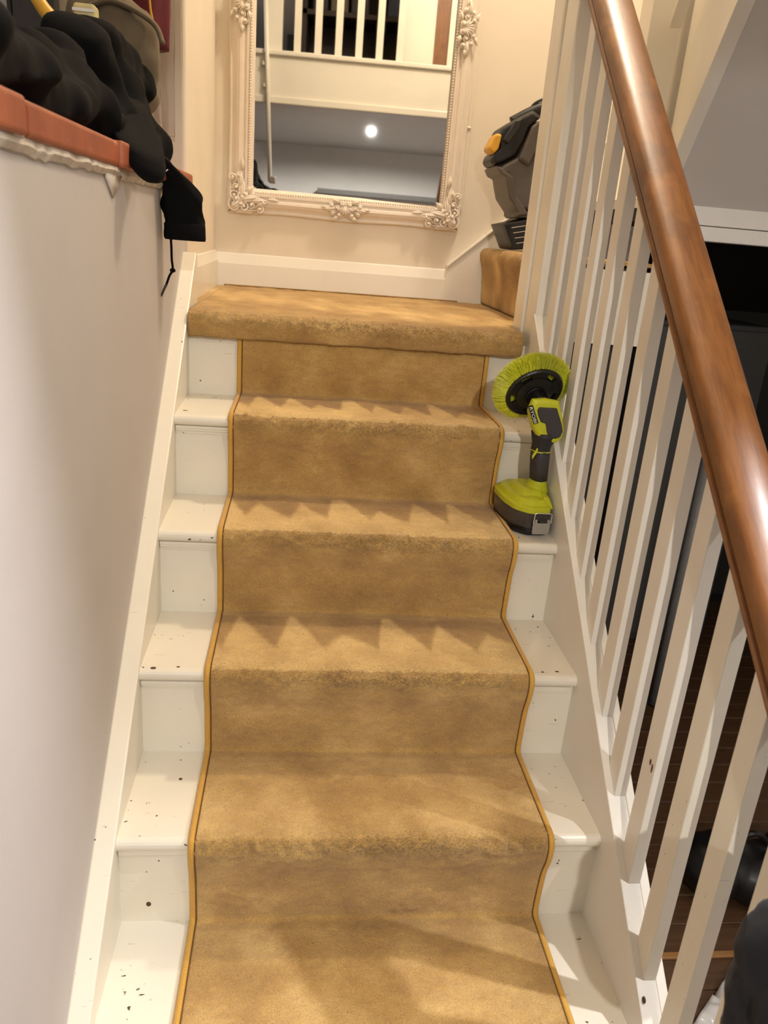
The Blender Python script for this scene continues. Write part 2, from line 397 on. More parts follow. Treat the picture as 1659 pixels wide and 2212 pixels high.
# ------------------------------------------------------------------ balustrade
ba = thing('balustrade', 'white square-spindled stair balustrade with a brown varnished handrail', 'balustrade', (0.889, 0.3, 0))
BX0, BX1, BD = 0.878, 0.900, 0.043
for kk in range(-4, 10):
    y = 0.027 + 0.1085*kk; x0, x1 = BX0, BX1
    v = [(x0, y, capz(y)), (x1, y, capz(y)), (x1, y+BD, capz(y+BD)), (x0, y+BD, capz(y+BD)),
         (x0, y, railz(y)+0.01), (x1, y, railz(y)+0.01), (x1, y+BD, railz(y+BD)+0.01), (x0, y+BD, railz(y+BD)+0.01)]
    G().add(v, [(3,2,1,0),(4,5,6,7),(0,1,5,4),(1,2,6,5),(2,3,7,6),(3,0,4,7)]).build('baluster', m_gloss2 if kk < 1 else m_glossn, ba, bevel=0.0012, seg=2)
sec = [(0.862, 0.000), (0.857, 0.003), (0.8555, 0.010), (0.8575, 0.0155), (0.862, 0.019), (0.862, 0.023), (0.857, 0.0265), (0.8545, 0.034), (0.8545, 0.048), (0.857, 0.059), (0.8635, 0.0665), (0.876, 0.0712), (0.893, 0.0728),
       (0.910, 0.0712), (0.9225, 0.0665), (0.929, 0.059), (0.9315, 0.048), (0.9315, 0.034), (0.929, 0.0265), (0.924, 0.023), (0.924, 0.019), (0.9285, 0.0155), (0.9305, 0.010), (0.929, 0.003), (0.924, 0.000)]
sec = [tuple(q) for q in spline([np.array(q) for q in sec], 4)]
g = G(); g.loft([[(x, y, railz(y)+dz) for x, dz in sec] for y in np.linspace(-0.62, 1.13, 18)])
g.build('handrail', m_wood, ba, smooth=True)
G().box(0.868, 0.958, 1.120, 1.212, 0.62, 2.35).build('newel_post', m_gloss2, ba, bevel=0.004)
G().box(0.861, 0.945, 1.214, 1.300, 0.62, 2.35).build('newel_lining', m_gloss2, ba, bevel=0.004)
G().box(0.845, 0.935, -0.70, -0.61, FL, 0.42).build('bottom_newel', m_glossn, ba, bevel=0.004)

# ------------------------------------------------------------------ carpets
def set_attr(me, name, arr):
    a = me.attributes.new(name, 'FLOAT', 'POINT'); a.data.foreach_set('value', np.asarray(arr, np.float32).ravel())
def blur(a, n):
    for _ in range(n):
        a = (a + np.roll(a, 1, 0) + np.roll(a, -1, 0) + np.roll(a, 1, 1) + np.roll(a, -1, 1))/5
    return a
def carpet_sheet(name, path, xs, parent, pile_fn, nose_fn, thick=0.009, amp=0.0011, xdir=None):
    "grid swept along path (list of y,z) across xs, thickened, with a fine pile relief"
    P = np.array(path); n, mth = len(P), len(xs)
    T = np.gradient(P, axis=0); T /= np.linalg.norm(T, axis=1)[:, None]; N = np.stack([-T[:, 1], T[:, 0]], 1)
    nf = np.array([nose_fn(*q) for q in P])
    d = blur(rng.normal(size=(n, mth)), 1)*amp*2.0*(0.7+1.9*nf[:, None]) + blur(rng.normal(size=(n, mth)), 12)*0.005
    edge = np.minimum(np.arange(mth), np.arange(mth)[::-1]); d[:, edge < 2] *= 0.2
    Y = P[:, 0][:, None] + N[:, 0][:, None]*d; Z = P[:, 1][:, None] + N[:, 1][:, None]*d; X = np.repeat(np.array(xs)[None], n, 0)
    top = np.stack([X, Y, Z], -1).reshape(-1, 3)
    bot = np.stack([X, P[:, 0][:, None]-N[:, 0][:, None]*thick+0*X, P[:, 1][:, None]-N[:, 1][:, None]*thick+0*X], -1)
    ii = np.arange(n*mth).reshape(n, mth)
    q = np.stack([ii[:-1, :-1], ii[:-1, 1:], ii[1:, 1:], ii[1:, :-1]], -1).reshape(-1, 4)
    # closing strip round the edge down to the back of the carpet
    loop = np.concatenate([ii[0, :], ii[1:, -1], ii[-1, -2::-1], ii[-2:0:-1, 0]])
    lv = bot.reshape(-1, 3)[loop]; base = n*mth; mL = len(loop)
    st_ = np.array([[loop[i], base+i, base+(i+1) % mL, loop[(i+1) % mL]] for i in range(mL)])
    V = np.concatenate([top, lv]); F = np.concatenate([q, st_])
    org = ORG[parent.name] if parent else np.zeros(3)
    if xdir is not None: V = xdir(V)
    me = bpy.data.meshes.new(name); me.from_pydata((V-org).tolist(), [], F.tolist()); me.shade_smooth()
    pf = pile_fn(P, np.array(xs)); set_attr(me, 'pile', np.concatenate([pf.ravel(), pf.ravel()[loop]]))
    nn = np.repeat(nf[:, None], mth, 1)
    grime_shade = 0.45+0.55*np.exp(-((np.array(xs)-np.mean(xs)-0.05)/(0.32*(xs[-1]-xs[0])))**2)[None]
    nn = nn*grime_shade; set_attr(me, 'nose', np.concatenate([nn.ravel(), nn.ravel()[loop]]))
    return link(name, me, m_carpet, parent)
def resample(pts, step):
    P = np.array(pts); s = np.concatenate([[0], np.cumsum(np.linalg.norm(np.diff(P, axis=0), axis=1))])
    t = np.linspace(0, s[-1], int(s[-1]/step)+1); return np.stack([np.interp(t, s, P[:, i]) for i in range(P.shape[1])], 1)
def runner_path():
    pts = []
    for n in range(-1, 6):
        y, z = n*GO, n*R; b = (n-1)*R
        pts += [(y+OH-0.030, b+0.0125), (y+OH-0.016, b+0.014), (y+OH-0.0125, b+0.030), (y-0.001, z-0.085), (y-0.0125, z-0.045)]
        if n == 5: pts = pts[:-1] + [(y+0.001, z-0.055), (y+0.001, z-0.03)]; break
        pts += [(y-0.0165, z-0.020), (y-0.0155, z-0.004), (y-0.008, z+0.0075), (y+0.006, z+0.0125), (y+0.03, z+0.013), (y+0.1, z+0.0125)]
    return [tuple(q) for q in spline(pts, 10)]
def nose_of(y, z):
    best = 0
    for n in range(-1, 5):
        d = math.hypot(y-(n*GO-0.006), z-(n*R-0.004)); best = max(best, math.exp(-(d/0.021)**2))
    return best
def tri(x, per): 
    f = (x/per) % 1.0; return np.minimum(f/0.38, (1-f)/0.62)
def pile_of(P, xs):
    out = np.full((len(P), len(xs)), 0.40)
    n1 = blur(rng.normal(size=out.shape), 60)*6.0; n2 = blur(rng.normal(size=out.shape), 14)*1.2
    for i, (y, z) in enumerate(P):
        n = math.floor((y+0.02)/GO); zt = n*R
        if abs(z-zt-0.0125) < 0.012 and y > n*GO-0.004:             # on tread n
            s = (y-n*GO)/(GO+OH-0.016)
            if n >= 2:
                per = {2: 0.106, 3: 0.091, 4: 0.073}[n]; xx = xs+0.03*n+0.004*np.sin(40*xs)+0.02*s
                kk_ = np.floor(xx/per); hgt = 0.40+0.22*np.sin(kk_*2.3+n)          # every stroke a little different
                lim = 0.34+hgt*1.25*tri(xx, per)
                out[i] = 0.14+0.70/(1+np.exp((s-lim)*40))
            else:
                out[i] = 0.48+0.07*math.cos(s*5)
        else:
            out[i] = 0.36
    return out + n1*0.28 + n2*0.16
RX0, RX1 = 0.122, 0.772
sr = thing('stair_runner', 'gold pile stair runner with ochre bound edges down the middle of the stairs', 'carpet runner', (0.447, -0.2, 0))
rp = resample(runner_path(), 0.005)
carpet_sheet('carpet_pile', rp, np.linspace(RX0+0.011, RX1-0.011, 128), sr, pile_of, nose_of)
Tn = np.gradient(rp, axis=0); Tn /= np.linalg.norm(Tn, axis=1)[:, None]; Nn = np.stack([-Tn[:, 1], Tn[:, 0]], 1)
for s_, xa in ((1, RX0), (-1, RX1)):
    secs = []
    for (y, z), nn in list(zip(rp, Nn))[::2]:
        secs.append([(xa+s_*dx, y+nn[0]*h, z+nn[1]*h) for dx, h in ((0.0, -0.009), (-0.0005, -0.003), (0.002, 0.0005), (0.006, 0.0022), (0.010, 0.001), (0.0115, -0.003), (0.0115, -0.009))])
    G().loft(secs).build('edge_binding', m_bind, sr, smooth=True)
    secs = []
    for (y, z), nn in list(zip(rp, Nn))[::2]:
        secs.append([(xa+s_*dx, y+nn[0]*h, z+nn[1]*h) for dx, h in ((0.0105, -0.002), (0.0112, 0.0008), (0.0130, 0.0008), (0.0137, -0.002))])
    G().loft(secs).build('stitching', m_stitch, sr, smooth=True)
# landing carpet with a turned-down front
lc = thing('landing_carpet', 'gold carpet fitted wall to wall on the landing below the mirror', 'carpet', (0.42, 1.6, z0))
y5 = 5*GO
lp = spline([(y5-0.012, z0-0.046), (y5-0.020, z0-0.03), (y5-0.0235, z0-0.008), (y5-0.018, z0+0.008), (y5-0.004, z0+0.016), (y5+0.03, z0+0.017), (y5+0.3, z0+0.014), (YB-0.05, z0+0.012), (YB-0.017, z0+0.008)], 14)
def lnose(y, z): return math.exp(-(math.hypot(y-(y5-0.014), z-(z0+0.004))/0.025)**2)
def lpile(P, xs):
    out = np.full((len(P), len(xs)), 0.42); n1 = blur(rng.normal(size=out.shape), 50)*5
    for i, (y, z) in enumerate(P):
        if y > y5+0.004 and z > z0+0.005:
            s = (y-y5)/(YB-y5); lim = 0.62-0.40*(xs-0.2)+0.16*tri(xs+0.1*s, 0.12); out[i] = 0.40+0.34/(1+np.exp((np.abs(s-lim+0.2)-0.13)*26))
        elif z < z0-0.01: out[i] = 0.34
    return out + n1*0.28
carpet_sheet('carpet_pile', resample(lp, 0.006), np.linspace(0.002, 0.852, 150), lc, lpile, lnose)
lq = np.array(lp); lq = lq[lq[:, 1] > z0+0.007]; lq = lq[np.argsort(lq[:, 0])]
lp2 = [(y, np.interp(y, lq[:, 0], lq[:, 1])) for y in np.linspace(y5+0.19, YB-0.017, 60)]
carpet_sheet('carpet_pile', lp2, np.linspace(0.852, 0.944, 16), lc, lpile, lnose)
carpet_sheet('carpet_pile', lp2, np.linspace(-0.022, 0.004, 6), lc, lpile, lnose)
# the carpet covering the first turning step: sweeps in x,z ; use a swap of axes
z6 = 6*R
wc = thing('turning_step_carpet', 'gold carpet wrapped over the turning step under the grey machine', 'carpet', (1.05, 1.7, z0))
wp = spline([(0.940, z0+0.016), (0.938, z0+0.03), (0.930, z6-0.07), (0.919, z6-0.025), (0.917, z6-0.006), (0.924, z6+0.008), (0.94, z6+0.0135), (1.0, z6+0.0135), (1.262, z6+0.012)], 14)
carpet_sheet('carpet_pile', resample(wp, 0.007), np.linspace(-(YB-0.022), -1.300, 100), wc,
             lambda P, xs: 0.40+0*P[:, :1]+0*xs[None]+blur(rng.normal(size=(len(P), len(xs))), 40)*3, lambda y, z: 0.25*math.exp(-(math.hypot(y-0.92, z-z6)/0.03)**2),
             xdir=lambda V: np.stack([V[:, 1], -V[:, 0], V[:, 2]], 1))

# ------------------------------------------------------------------ mirror
MY = YB                           # hangs on the back wall
mi = thing('wall_mirror', 'tall cream wall mirror with carved scrollwork on its frame', 'mirror', (0.42, YB, 1.24))
MX0, MX1, MZ0, MZ1 = 0.014, 0.824, 1.236, 2.50
prof = [(0, 0), (0.0, 0.012), (0.004, 0.017), (0.012, 0.016), (0.018, 0.019), (0.024, 0.026), (0.034, 0.031), (0.042, 0.030), (0.046, 0.025), (0.052, 0.025), (0.055, 0.029), (0.061, 0.029), (0.064, 0.024), (0.072, 0.020), (0.079, 0.014), (0.081, 0.006), (0.081, 0)]
def frame_side(a, b, ax):
    "mitred moulding from corner a to corner b, waved along its outer edge"
    n = 48; secs = []
    a = np.array(a); b = np.array(b); inn = np.array(ax); d = b-a; Ln = np.linalg.norm(d); d = d/Ln
    for i in range(n+1):
        t = i/n; row = []
        for q, h in prof:
            wave = 0.0045*(0.5+0.5*math.cos(4*math.pi*t))*(1-q/0.045) if q < 0.045 else 0
            p = a + d*(q + t*(Ln-2*q)) + inn*(q-wave); row.append((p[0], MY-h, p[1]))
        secs.append(row)
    return G().loft(secs, closed=True, cap=True)
for a, b, inn in (((MX0, MZ0), (MX1, MZ0), (0, 1)), ((MX0, MZ1), (MX1, MZ1), (0, -1)), ((MX0, MZ0), (MX0, MZ1), (1, 0)), ((MX1, MZ0), (MX1, MZ1), (-1, 0))):
    frame_side(a, b, inn).build('frame_rail', m_frame, mi, smooth=False)
GD = math.radians(2.1); GX = (MX0+MX1)/2; GYC = MY-0.012
def gly(x): return GYC-(x-GX)*math.tan(GD)
ga, gb = MX0+0.077, MX1-0.077
G().prism([(ga, gly(ga)), (gb, gly(gb)), (gb, gly(gb)+0.004), (ga, gly(ga)+0.004)], 2, MZ0+0.077, MZ1-0.077).build('glass', m_glass, mi)
def vm(u, v, Y):
    "point (x, z) on the plane y = Y behind the camera whose image in the glass is at pixel (u, v)"
    d = FW + RT*(u-829.5)/FPX - UP*(v-1106)/FPX
    n = np.array([-math.sin(GD), -math.cos(GD), 0]); g0 = np.array([GX, GYC, 0])
    h = CAM + d*(((g0-CAM) @ n)/(d @ n)); r = d-2*n*(d @ n); q = h+r*((Y-h[1])/r[1])
    return q[0], q[2]
def bead_row(a, b):
    g = G(); L = math.dist(a, b); n = int(L/0.0085)
    for i in range(n):
        t = (i+0.5)/n; g.ell((a[0]+(b[0]-a[0])*t, MY-0.0275, a[1]+(b[1]-a[1])*t), 0.0034, 6, 4)
    return g
for a, b in (((MX0+0.09, MZ0+0.068), (MX1-0.09, MZ0+0.068)), ((MX0+0.09, MZ1-0.068), (MX1-0.09, MZ1-0.068)), ((MX0+0.068, MZ0+0.09), (MX0+0.068, MZ1-0.09)), ((MX1-0.068, MZ0+0.09), (MX1-0.068, MZ1-0.09))):
    bead_row(a, b).build('beading', m_frame, mi, smooth=True)
def scroll(g, c, r, a0, turns, sgn, lead=0.0, rad=0.0036, h=0.036):
    "a volute with a straight-ish tail, in the plane of the wall"
    pts = []; rr = []
    N = 26
    for i in range(N+1):
        t = i/N; a = a0 + sgn*turns*2*math.pi*t; q = r*(1-0.86*t)
        pts.append((c[0]+q*math.cos(a), MY-h-0.006*t, c[1]+q*math.sin(a))); rr.append(rad*(0.75+0.5*t))
    g.tube(pts, rr, 6)
    e = pts[-1]; g.ell((e[0], e[1]-0.001, e[2]), rad*1.5, 8, 6)
def leaf(g, c, a, L, wd, h=0.036):
    "a ribbed acanthus lobe"
    d = np.array([math.cos(a), math.sin(a)]); n_ = np.array([-d[1], d[0]])
    for k in (-1, 0, 1):
        pts = []; rr = []
        for i in range(9):
            t = i/8; s = k*wd*math.sin(math.pi*min(1, t*0.8+0.1))*0.9
            p = np.array(c)+d*L*t*(1-0.13*abs(k))+n_*s; pts.append((p[0], MY-h-0.005*math.sin(math.pi*t)-(0.003 if k == 0 else 0), p[1])); rr.append(max(0.0012, wd*0.62*math.sin(math.pi*(0.12+0.84*t))))
        g.tube(pts, rr, 6)
def corner_orn(cx, cz, sx, sz):
    g = G()
    K = 1.38
    def q(a, b): return (cx+sx*a*K, cz+sz*b*K)
    def sc(a, b, r, ang, turns, s, rad=0.0034, h=0.034):
        r *= K; rad *= 1.12
        an = math.atan2(sz*math.sin(ang), sx*math.cos(ang)); scroll(g, q(a, b), r, an, turns, s*sx*sz, rad=rad, h=h)
    def lf(a, b, ang, L, wd, h=0.034): leaf(g, q(a, b), math.atan2(sz*math.sin(ang), sx*math.cos(ang)), L*K, wd*1.15, h)
    sc(0.018, 0.018, 0.020, 0.8, 1.4, 1, 0.004); sc(0.040, 0.014, 0.014, 2.6, 1.2, -1); sc(0.014, 0.040, 0.014, -1.0, 1.2, 1)
    sc(0.034, 0.036, 0.018, 3.9, 1.4, 1, 0.0038, 0.038); sc(0.060, 0.020, 0.010, 2.8, 1.1, 1); sc(0.020, 0.060, 0.010, -1.2, 1.1, -1)
    sc(0.010, 0.080, 0.012, -1.4, 1.3, 1); sc(0.080, 0.010, 0.012, 3.0, 1.3, -1); sc(0.028, 0.086, 0.009, -1.8, 1.2, -1); sc(0.088, 0.028, 0.009, 3.2, 1.2, 1)
    lf(0.030, 0.030, 0.2, 0.05, 0.007); lf(0.030, 0.030, 1.37, 0.05, 0.007); lf(0.055, 0.030, 0.05, 0.045, 0.0055); lf(0.030, 0.055, 1.52, 0.045, 0.0055)
    lf(0.004, 0.012, 1.5, 0.07, 0.005, 0.026); lf(0.012, 0.004, 0.07, 0.07, 0.005, 0.026); lf(0.036, 0.098, 1.62, 0.032, 0.0045); lf(0.098, 0.036, -0.05, 0.032, 0.0045)
    sc(0.006, 0.056, 0.010, 1.2, 1.3, -1, 0.003, 0.026); sc(0.056, 0.006, 0.010, 0.4, 1.3, 1, 0.003, 0.026); sc(0.046, 0.044, 0.009, 0.5, 1.2, -1, 0.003, 0.032); sc(0.022, 0.032, 0.009, 2.0, 1.3, 1, 0.003, 0.04); sc(0.032, 0.022, 0.009, -0.4, 1.3, -1, 0.003, 0.04)
    lf(0.020, 0.070, 1.3, 0.03, 0.004); lf(0.070, 0.020, 0.27, 0.03, 0.004); lf(0.046, 0.046, 0.78, 0.026, 0.006, 0.03); lf(0.01, 0.01, 0.78, 0.03, 0.007, 0.036)
    return g
for sx, cx in ((1, MX0-0.002), (-1, MX1+0.002)):
    for sz, cz in ((1, MZ0-0.002), (-1, MZ1+0.002)):
        corner_orn(cx, cz, sx, sz).build('corner_ornament', m_frame, mi, smooth=True)
def mid_orn(c, along, outw):
    "symmetric shell and scroll cartouche in the middle of a rail"
    g = G(); al = np.array(along); ou = np.array(outw); c = np.array(c)
    def q(a, b): return c + al*a + ou*b
    def sc(a, b, r, ang, turns, s, rad=0.0034, h=0.034):
        for m_ in (1, -1):
            v = al*m_*math.cos(ang)+ou*math.sin(ang); cr = m_*(al[0]*ou[1]-al[1]*ou[0])
            scroll(g, q(m_*a, b), r, math.atan2(v[1], v[0]), turns, s*(1 if cr > 0 else -1), rad=rad, h=h)
    def lf(a, b, ang, L, wd, h=0.034):
        for m_ in (1, -1):
            v = al*m_*math.cos(ang)+ou*math.sin(ang); leaf(g, q(m_*a, b), math.atan2(v[1], v[0]), L, wd, h)
    for k in range(7):
        ang = math.pi/2 + (k-3)*0.36; v = al*math.cos(ang)+ou*math.sin(ang); leaf(g, q(0, -0.012), math.atan2(v[1], v[0]), 0.034, 0.0045, 0.036)
    sc(0.012, -0.018, 0.013, 0.4, 1.4, 1, 0.0038, 0.036); sc(0.030, -0.006, 0.013, 2.6, 1.4, -1); sc(0.022, 0.016, 0.010, 0.5, 1.2, 1); sc(0.044, 0.012, 0.010, 3.0, 1.3, 1); sc(0.050, -0.014, 0.010, 2.4, 1.2, -1)
    lf(0.034, -0.004, 0.1, 0.05, 0.006); lf(0.058, -0.004, -0.1, 0.03, 0.005); lf(0.02, 0.02, 0.5, 0.032, 0.005, 0.03); lf(0.02, -0.024, -0.3, 0.03, 0.005)
    return g
mz = 1.862
mid_orn(((MX0+MX1)/2, MZ0+0.034), (1, 0), (0, -1)).build('rail_ornament', m_frame, mi, smooth=True)
mid_orn(((MX0+MX1)/2, MZ1-0.034), (1, 0), (0, 1)).build('rail_ornament', m_frame, mi, smooth=True)
mid_orn((MX0+0.034, mz), (0, 1), (-1, 0)).build('rail_ornament', m_frame, mi, smooth=True)
mid_orn((MX1-0.034, mz), (0, 1), (1, 0)).build('rail_ornament', m_frame, mi, smooth=True)
# thin cable cover on the wall to the right of the mirror
cc = thing('cable_cover', 'thin cream cable cover running up the wall right of the mirror', 'cable cover', (0.86, YB, 1.35))
a = at(1008, 290, 1, YB-0.006); b = at(1040, 0, 1, YB-0.006)
xx = (a[0]+b[0])/2+0.004
G().box(xx-0.006, xx+0.006, YB-0.008, YB, a[2]-0.25, 2.9).build('channel', m_wallb, cc, bevel=0.003)
G().ell((xx, YB-0.009, a[2]+0.02), (0.008, 0.004, 0.005)).build('end_cap', m_wallb, cc, smooth=True)

# ------------------------------------------------------------------ upper flight on the right, hall wall behind
uf = thing('upper_flight', 'beige boarded side of the upper flight rising behind the handrail', 'staircase', (1.2, 1.18, 0.9))
P0 = np.array([1.2, 1.183, 1.493]); Q0 = CAM + 0.95*(at(1600, 0, 0, 1.2)-CAM); P0 = at(1480, 290, 0, 1.2)
D0 = Q0-P0
def along(t): return P0 + D0*t
lo, hi = along(-0.62), along(1.9)
nrm = np.array([D0[1], -D0[0], 0]); nrm /= np.linalg.norm(nrm)
if nrm[0] < 0: nrm = -nrm          # towards +x, away from the stairs
def slab(pts, t):
    v = [np.array(p) for p in pts] + [np.array(p)+nrm*t for p in pts]; n = len(pts)
    return G().add(v, [tuple(range(n))[::-1], tuple(range(n, 2*n))] + [(i, (i+1) % n, n+(i+1) % n, n+i) for i in range(n)])
up = np.array([0, 0, 1.0])
slab([lo, hi, hi+up*0.9, lo+up*1.5], 0.03).build('string_panel', m_glossn, uf, bevel=0.002)
slab([lo-nrm*0.006-up*0.002, hi-nrm*0.006-up*0.002, hi-nrm*0.006+up*0.022, lo-nrm*0.006+up*0.022], 0.036).build('lower_bead', m_glossn, uf, bevel=0.002)
# moulding higher up on the panel and the upper newel
a = at(1455, 62, 0, 1.17); b = a + D0*0.9
def slab2(p, q, h, t, off): 
    return slab([p-nrm*off, q-nrm*off, q-nrm*off+up*h, p-nrm*off+up*h], t)
slab2(a, b, 0.014, 0.03, 0.012).build('capping', m_glossn, uf, bevel=0.003)
n0 = at(1398, 110, 0, 1.14)
G().box(n0[0]-0.012, n0[0]+0.07, n0[1]-0.02, n0[1]+0.06, n0[2]-0.22, 2.6).build('upper_newel', m_glossn, uf, bevel=0.003)
# soffit under the upper flight
sof = thing('ceiling_soffit', None, None, (1.6, 1.0, 1.5)); struct(sof)
XR = 3.2
s0 = along(-0.75); s1 = along(1.9); top = np.array([0, 0, 0.06])
def pt(p, x): return np.array([x, p[1], p[2]])
v = [s0+nrm*0.006, s1+nrm*0.006, pt(s1, XR), pt(s0, XR)]; v = [q+np.array([0, 0, -0.001]) for q in v]; v += [q+top for q in v]
G().add(v, [(0, 1, 2, 3), (7, 6, 5, 4), (0, 4, 5, 1), (1, 5, 6, 2), (2, 6, 7, 3), (3, 7, 4, 0)]).build('soffit_board', m_soffit, sof)
struct(G().box(s1[0]-0.02, XR, -0.15, s1[1]+0.01, CEIL, CEIL+0.12).build('ceiling_hall_front', m_soffit))
# hall wall with the dark doorway under the stairs
HY = 1.345
dw = thing('door_1', None, None, (1.9, HY, FL)); struct(dw)
z_a, z_b, z_c = at(1500, 440, 1, HY)[2], at(1580, 494, 1, HY)[2], at(1590, 527, 1, HY)[2]
G().box(1.24, XR, HY+0.006, HY+0.08, z_a, 2.0).build('wall_over_door', m_hall, dw)
G().box(1.24, XR, HY, HY+0.08, z_b+0.002, z_a).build('door_head', m_hall, dw, bevel=0.003)
G().box(1.24, XR, HY-0.004, HY+0.08, z_c, z_b).build('door_head_trim', m_hall, dw, bevel=0.003)
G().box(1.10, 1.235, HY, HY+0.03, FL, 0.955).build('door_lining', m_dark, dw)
G().box(2.15, XR, HY, HY+0.08, FL, z_c).build('door_side_wall', m_hall, dw)
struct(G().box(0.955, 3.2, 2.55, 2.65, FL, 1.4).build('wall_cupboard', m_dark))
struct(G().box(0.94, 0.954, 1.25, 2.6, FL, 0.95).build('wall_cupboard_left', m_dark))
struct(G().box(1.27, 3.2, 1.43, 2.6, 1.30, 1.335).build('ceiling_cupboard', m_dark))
# dark things kept inside the doorway
cb = thing('tall_cabinet', 'dim dark grey tall cabinet standing inside the doorway under the stairs', 'cabinet', (1.72, 2.2, FL))
G().box(1.60, 2.10, 2.05, 2.45, FL, 0.98).build('body', flat('dim_grey', srgb(64, 62, 60), 0.6), cb, bevel=0.006)
G().box(1.61, 1.85, 2.03, 2.05, FL+0.05, 0.96).build('door', flat('dim_grey_door', srgb(74, 72, 70), 0.5), cb, bevel=0.004)
G().box(1.86, 2.09, 2.03, 2.05, FL+0.05, 0.96).build('door', flat('dim_grey_door2', srgb(70, 68, 66), 0.5), cb, bevel=0.004)
for x in (1.83, 1.88): G().box(x-0.005, x+0.005, 2.01, 2.03, 0.3, 0.45).build('handle', m_steel, cb, bevel=0.003)
gp = thing('grey_post', 'slim dark grey pole leaning upright in the doorway under the stairs', 'pole', (1.36, 1.05, FL))
pa = at(1440, 1400, 1, 1.55)
G().tube([(pa[0], 1.55, FL+0.01), (pa[0]+0.01, 1.57, 0.62)], 0.022, 10).build('shaft', flat('dim_grey_pole', srgb(120, 118, 116), 0.5), gp, smooth=True)
G().ell((pa[0], 1.55, FL+0.012), (0.03, 0.03, 0.012)).build('foot', m_blackm, gp, smooth=True)
# black shoes / bag on the floorboards behind the spindles
bs = thing('black_bag', 'black glossy bag lying on the dim floorboards behind the spindles', 'bag', (1.55, 0.85, FL))
c = at(1600, 1860, 2, FL+0.1)
g = G()
for i in range(5):
    g.ell((c[0]-0.09+0.06*i, c[1]+0.02*math.sin(i*2), FL+0.075+0.01*math.cos(i)), (0.075, 0.10, 0.075), 16, 10)
def fuse(g, voxel, smooth_it=4, disp=None):
    "union of overlapping forms as one continuous skin"
    me = bpy.data.meshes.new('tmp'); me.from_pydata(g.v, [], g.f); o = bpy.data.objects.new('tmp', me); col.objects.link(o)
    r = o.modifiers.new('r', 'REMESH'); r.mode = 'VOXEL'; r.voxel_size = voxel
    s = o.modifiers.new('s', 'SMOOTH'); s.iterations = smooth_it; s.factor = 0.5
    bpy.context.view_layer.update(); dg = bpy.context.evaluated_depsgraph_get()
    m2 = bpy.data.meshes.new_from_object(o.evaluated_get(dg)); bpy.data.objects.remove(o)
    n = len(m2.vertices); V = np.zeros(n*3); m2.vertices.foreach_get('co', V); V = V.reshape(-1, 3)
    Nn_ = np.zeros(n*3); m2.vertices.foreach_get('normal', Nn_); Nn_ = Nn_.reshape(-1, 3)
    if disp is not None:
        V = V + Nn_*np.array([disp(p) for p in V])[:, None]
    return V, [tuple(p.vertices) for p in m2.polygons]
def build_fused(name, g, mat, parent, voxel=0.008, it=4, disp=None):
    V, F = fuse(g, voxel, it, disp); org = ORG[parent.name]
    me = bpy.data.meshes.new(name); me.from_pydata((V-org).tolist(), [], F); me.shade_smooth()
    return link(name, me, mat, parent)
build_fused('body', g, m_black, bs, 0.012, 3, lambda p: 0.006*mnoise.noise(Vector(p*18)))
G().tube(spline([(c[0]-0.06, c[1], FL+0.14), (c[0], c[1]-0.02, FL+0.21), (c[0]+0.08, c[1], FL+0.14)], 8), 0.008, 8).build('strap', m_black, bs, smooth=True)
# crumpled white plastic sheet at the foot of the stairs
ps = thing('plastic_sheet', 'shiny white plastic sheet crumpled on the floor below the spindles', 'plastic sheet', (1.32, 0.30, FL))
e1, e2 = at(1508, 2195, 2, FL+0.03), at(1572, 2104, 2, FL+0.03); d = e2-e1; d /= np.linalg.norm(d); nn_ = np.array([d[1], -d[0], 0.0])
if nn_[1] > 0: nn_ = -nn_
nx, nyy = 56, 40; V = []; F = []
for j in range(nyy):
    for i in range(nx):
        p = e1 + d*(-0.16+0.44*i/(nx-1)) + nn_*(0.30*j/(nyy-1))
        h = 0.022+0.030*abs(mnoise.noise((p[0]*14, p[1]*14, 1)))+0.014*mnoise.noise((p[0]*45, p[1]*45, 4))
        V.append((p[0], p[1], FL+max(0.004, h)))
for j in range(nyy-1):
    for i in range(nx-1): F.append((j*nx+i, j*nx+i+1, (j+1)*nx+i+1, (j+1)*nx+i))
g = G().add(V, F); n0_ = len(g.v); loop = [i for i in range(nx)]+[j*nx+nx-1 for j in range(1, nyy)]+[(nyy-1)*nx+i for i in range(nx-2, -1, -1)]+[j*nx for j in range(nyy-2, 0, -1)]
g.add([(g.v[i][0], g.v[i][1], FL+0.001) for i in loop], []); mL = len(loop); g.f += [(loop[i], loop[(i+1) % mL], n0_+(i+1) % mL, n0_+i) for i in range(mL)]
g.build('sheet', M('white_plastic_film', srgb(190, 186, 180), 0.12).done(), ps, smooth=True)

# ------------------------------------------------------------------ landing behind and above (seen in the mirror)
LY = -0.15
zt1, zt2 = vm(740, 122, LY)[1], vm(740, 133, LY)[1]; zf1, zf2 = vm(740, 221, LY)[1], vm(740, 237, LY)[1]
lf_ = thing('trim_1', None, None, (0.5, LY, zf2)); struct(lf_)
G().box(-0.75, XR, LY-0.02, LY, zf2, zt1-0.02).build('fascia_board', m_glossn, lf_)
G().box(-0.75, XR, LY-0.06, LY+0.022, zt2, zt1).build('nosing_trim', m_glossn, lf_, bevel=0.006)
G().box(-0.75, XR, LY-0.02, LY+0.014, zf2, zf1).build('lower_trim', m_glossn, lf_, bevel=0.006)
struct(G().box(-0.185, XR, -4.1, LY-0.06, zt1-0.03, zt1-0.005).build('floor_landing', m_floor))
lb = thing('landing_balustrade', 'white landing balustrade reflected in the top of the mirror', 'balustrade', (0.5, LY, zt1))
LXR = vm(880, 60, LY)[0]
xb = vm(643, 60, LY)[0]; pit = (vm(778, 60, LY)[0]-vm(643, 60, LY)[0])/3
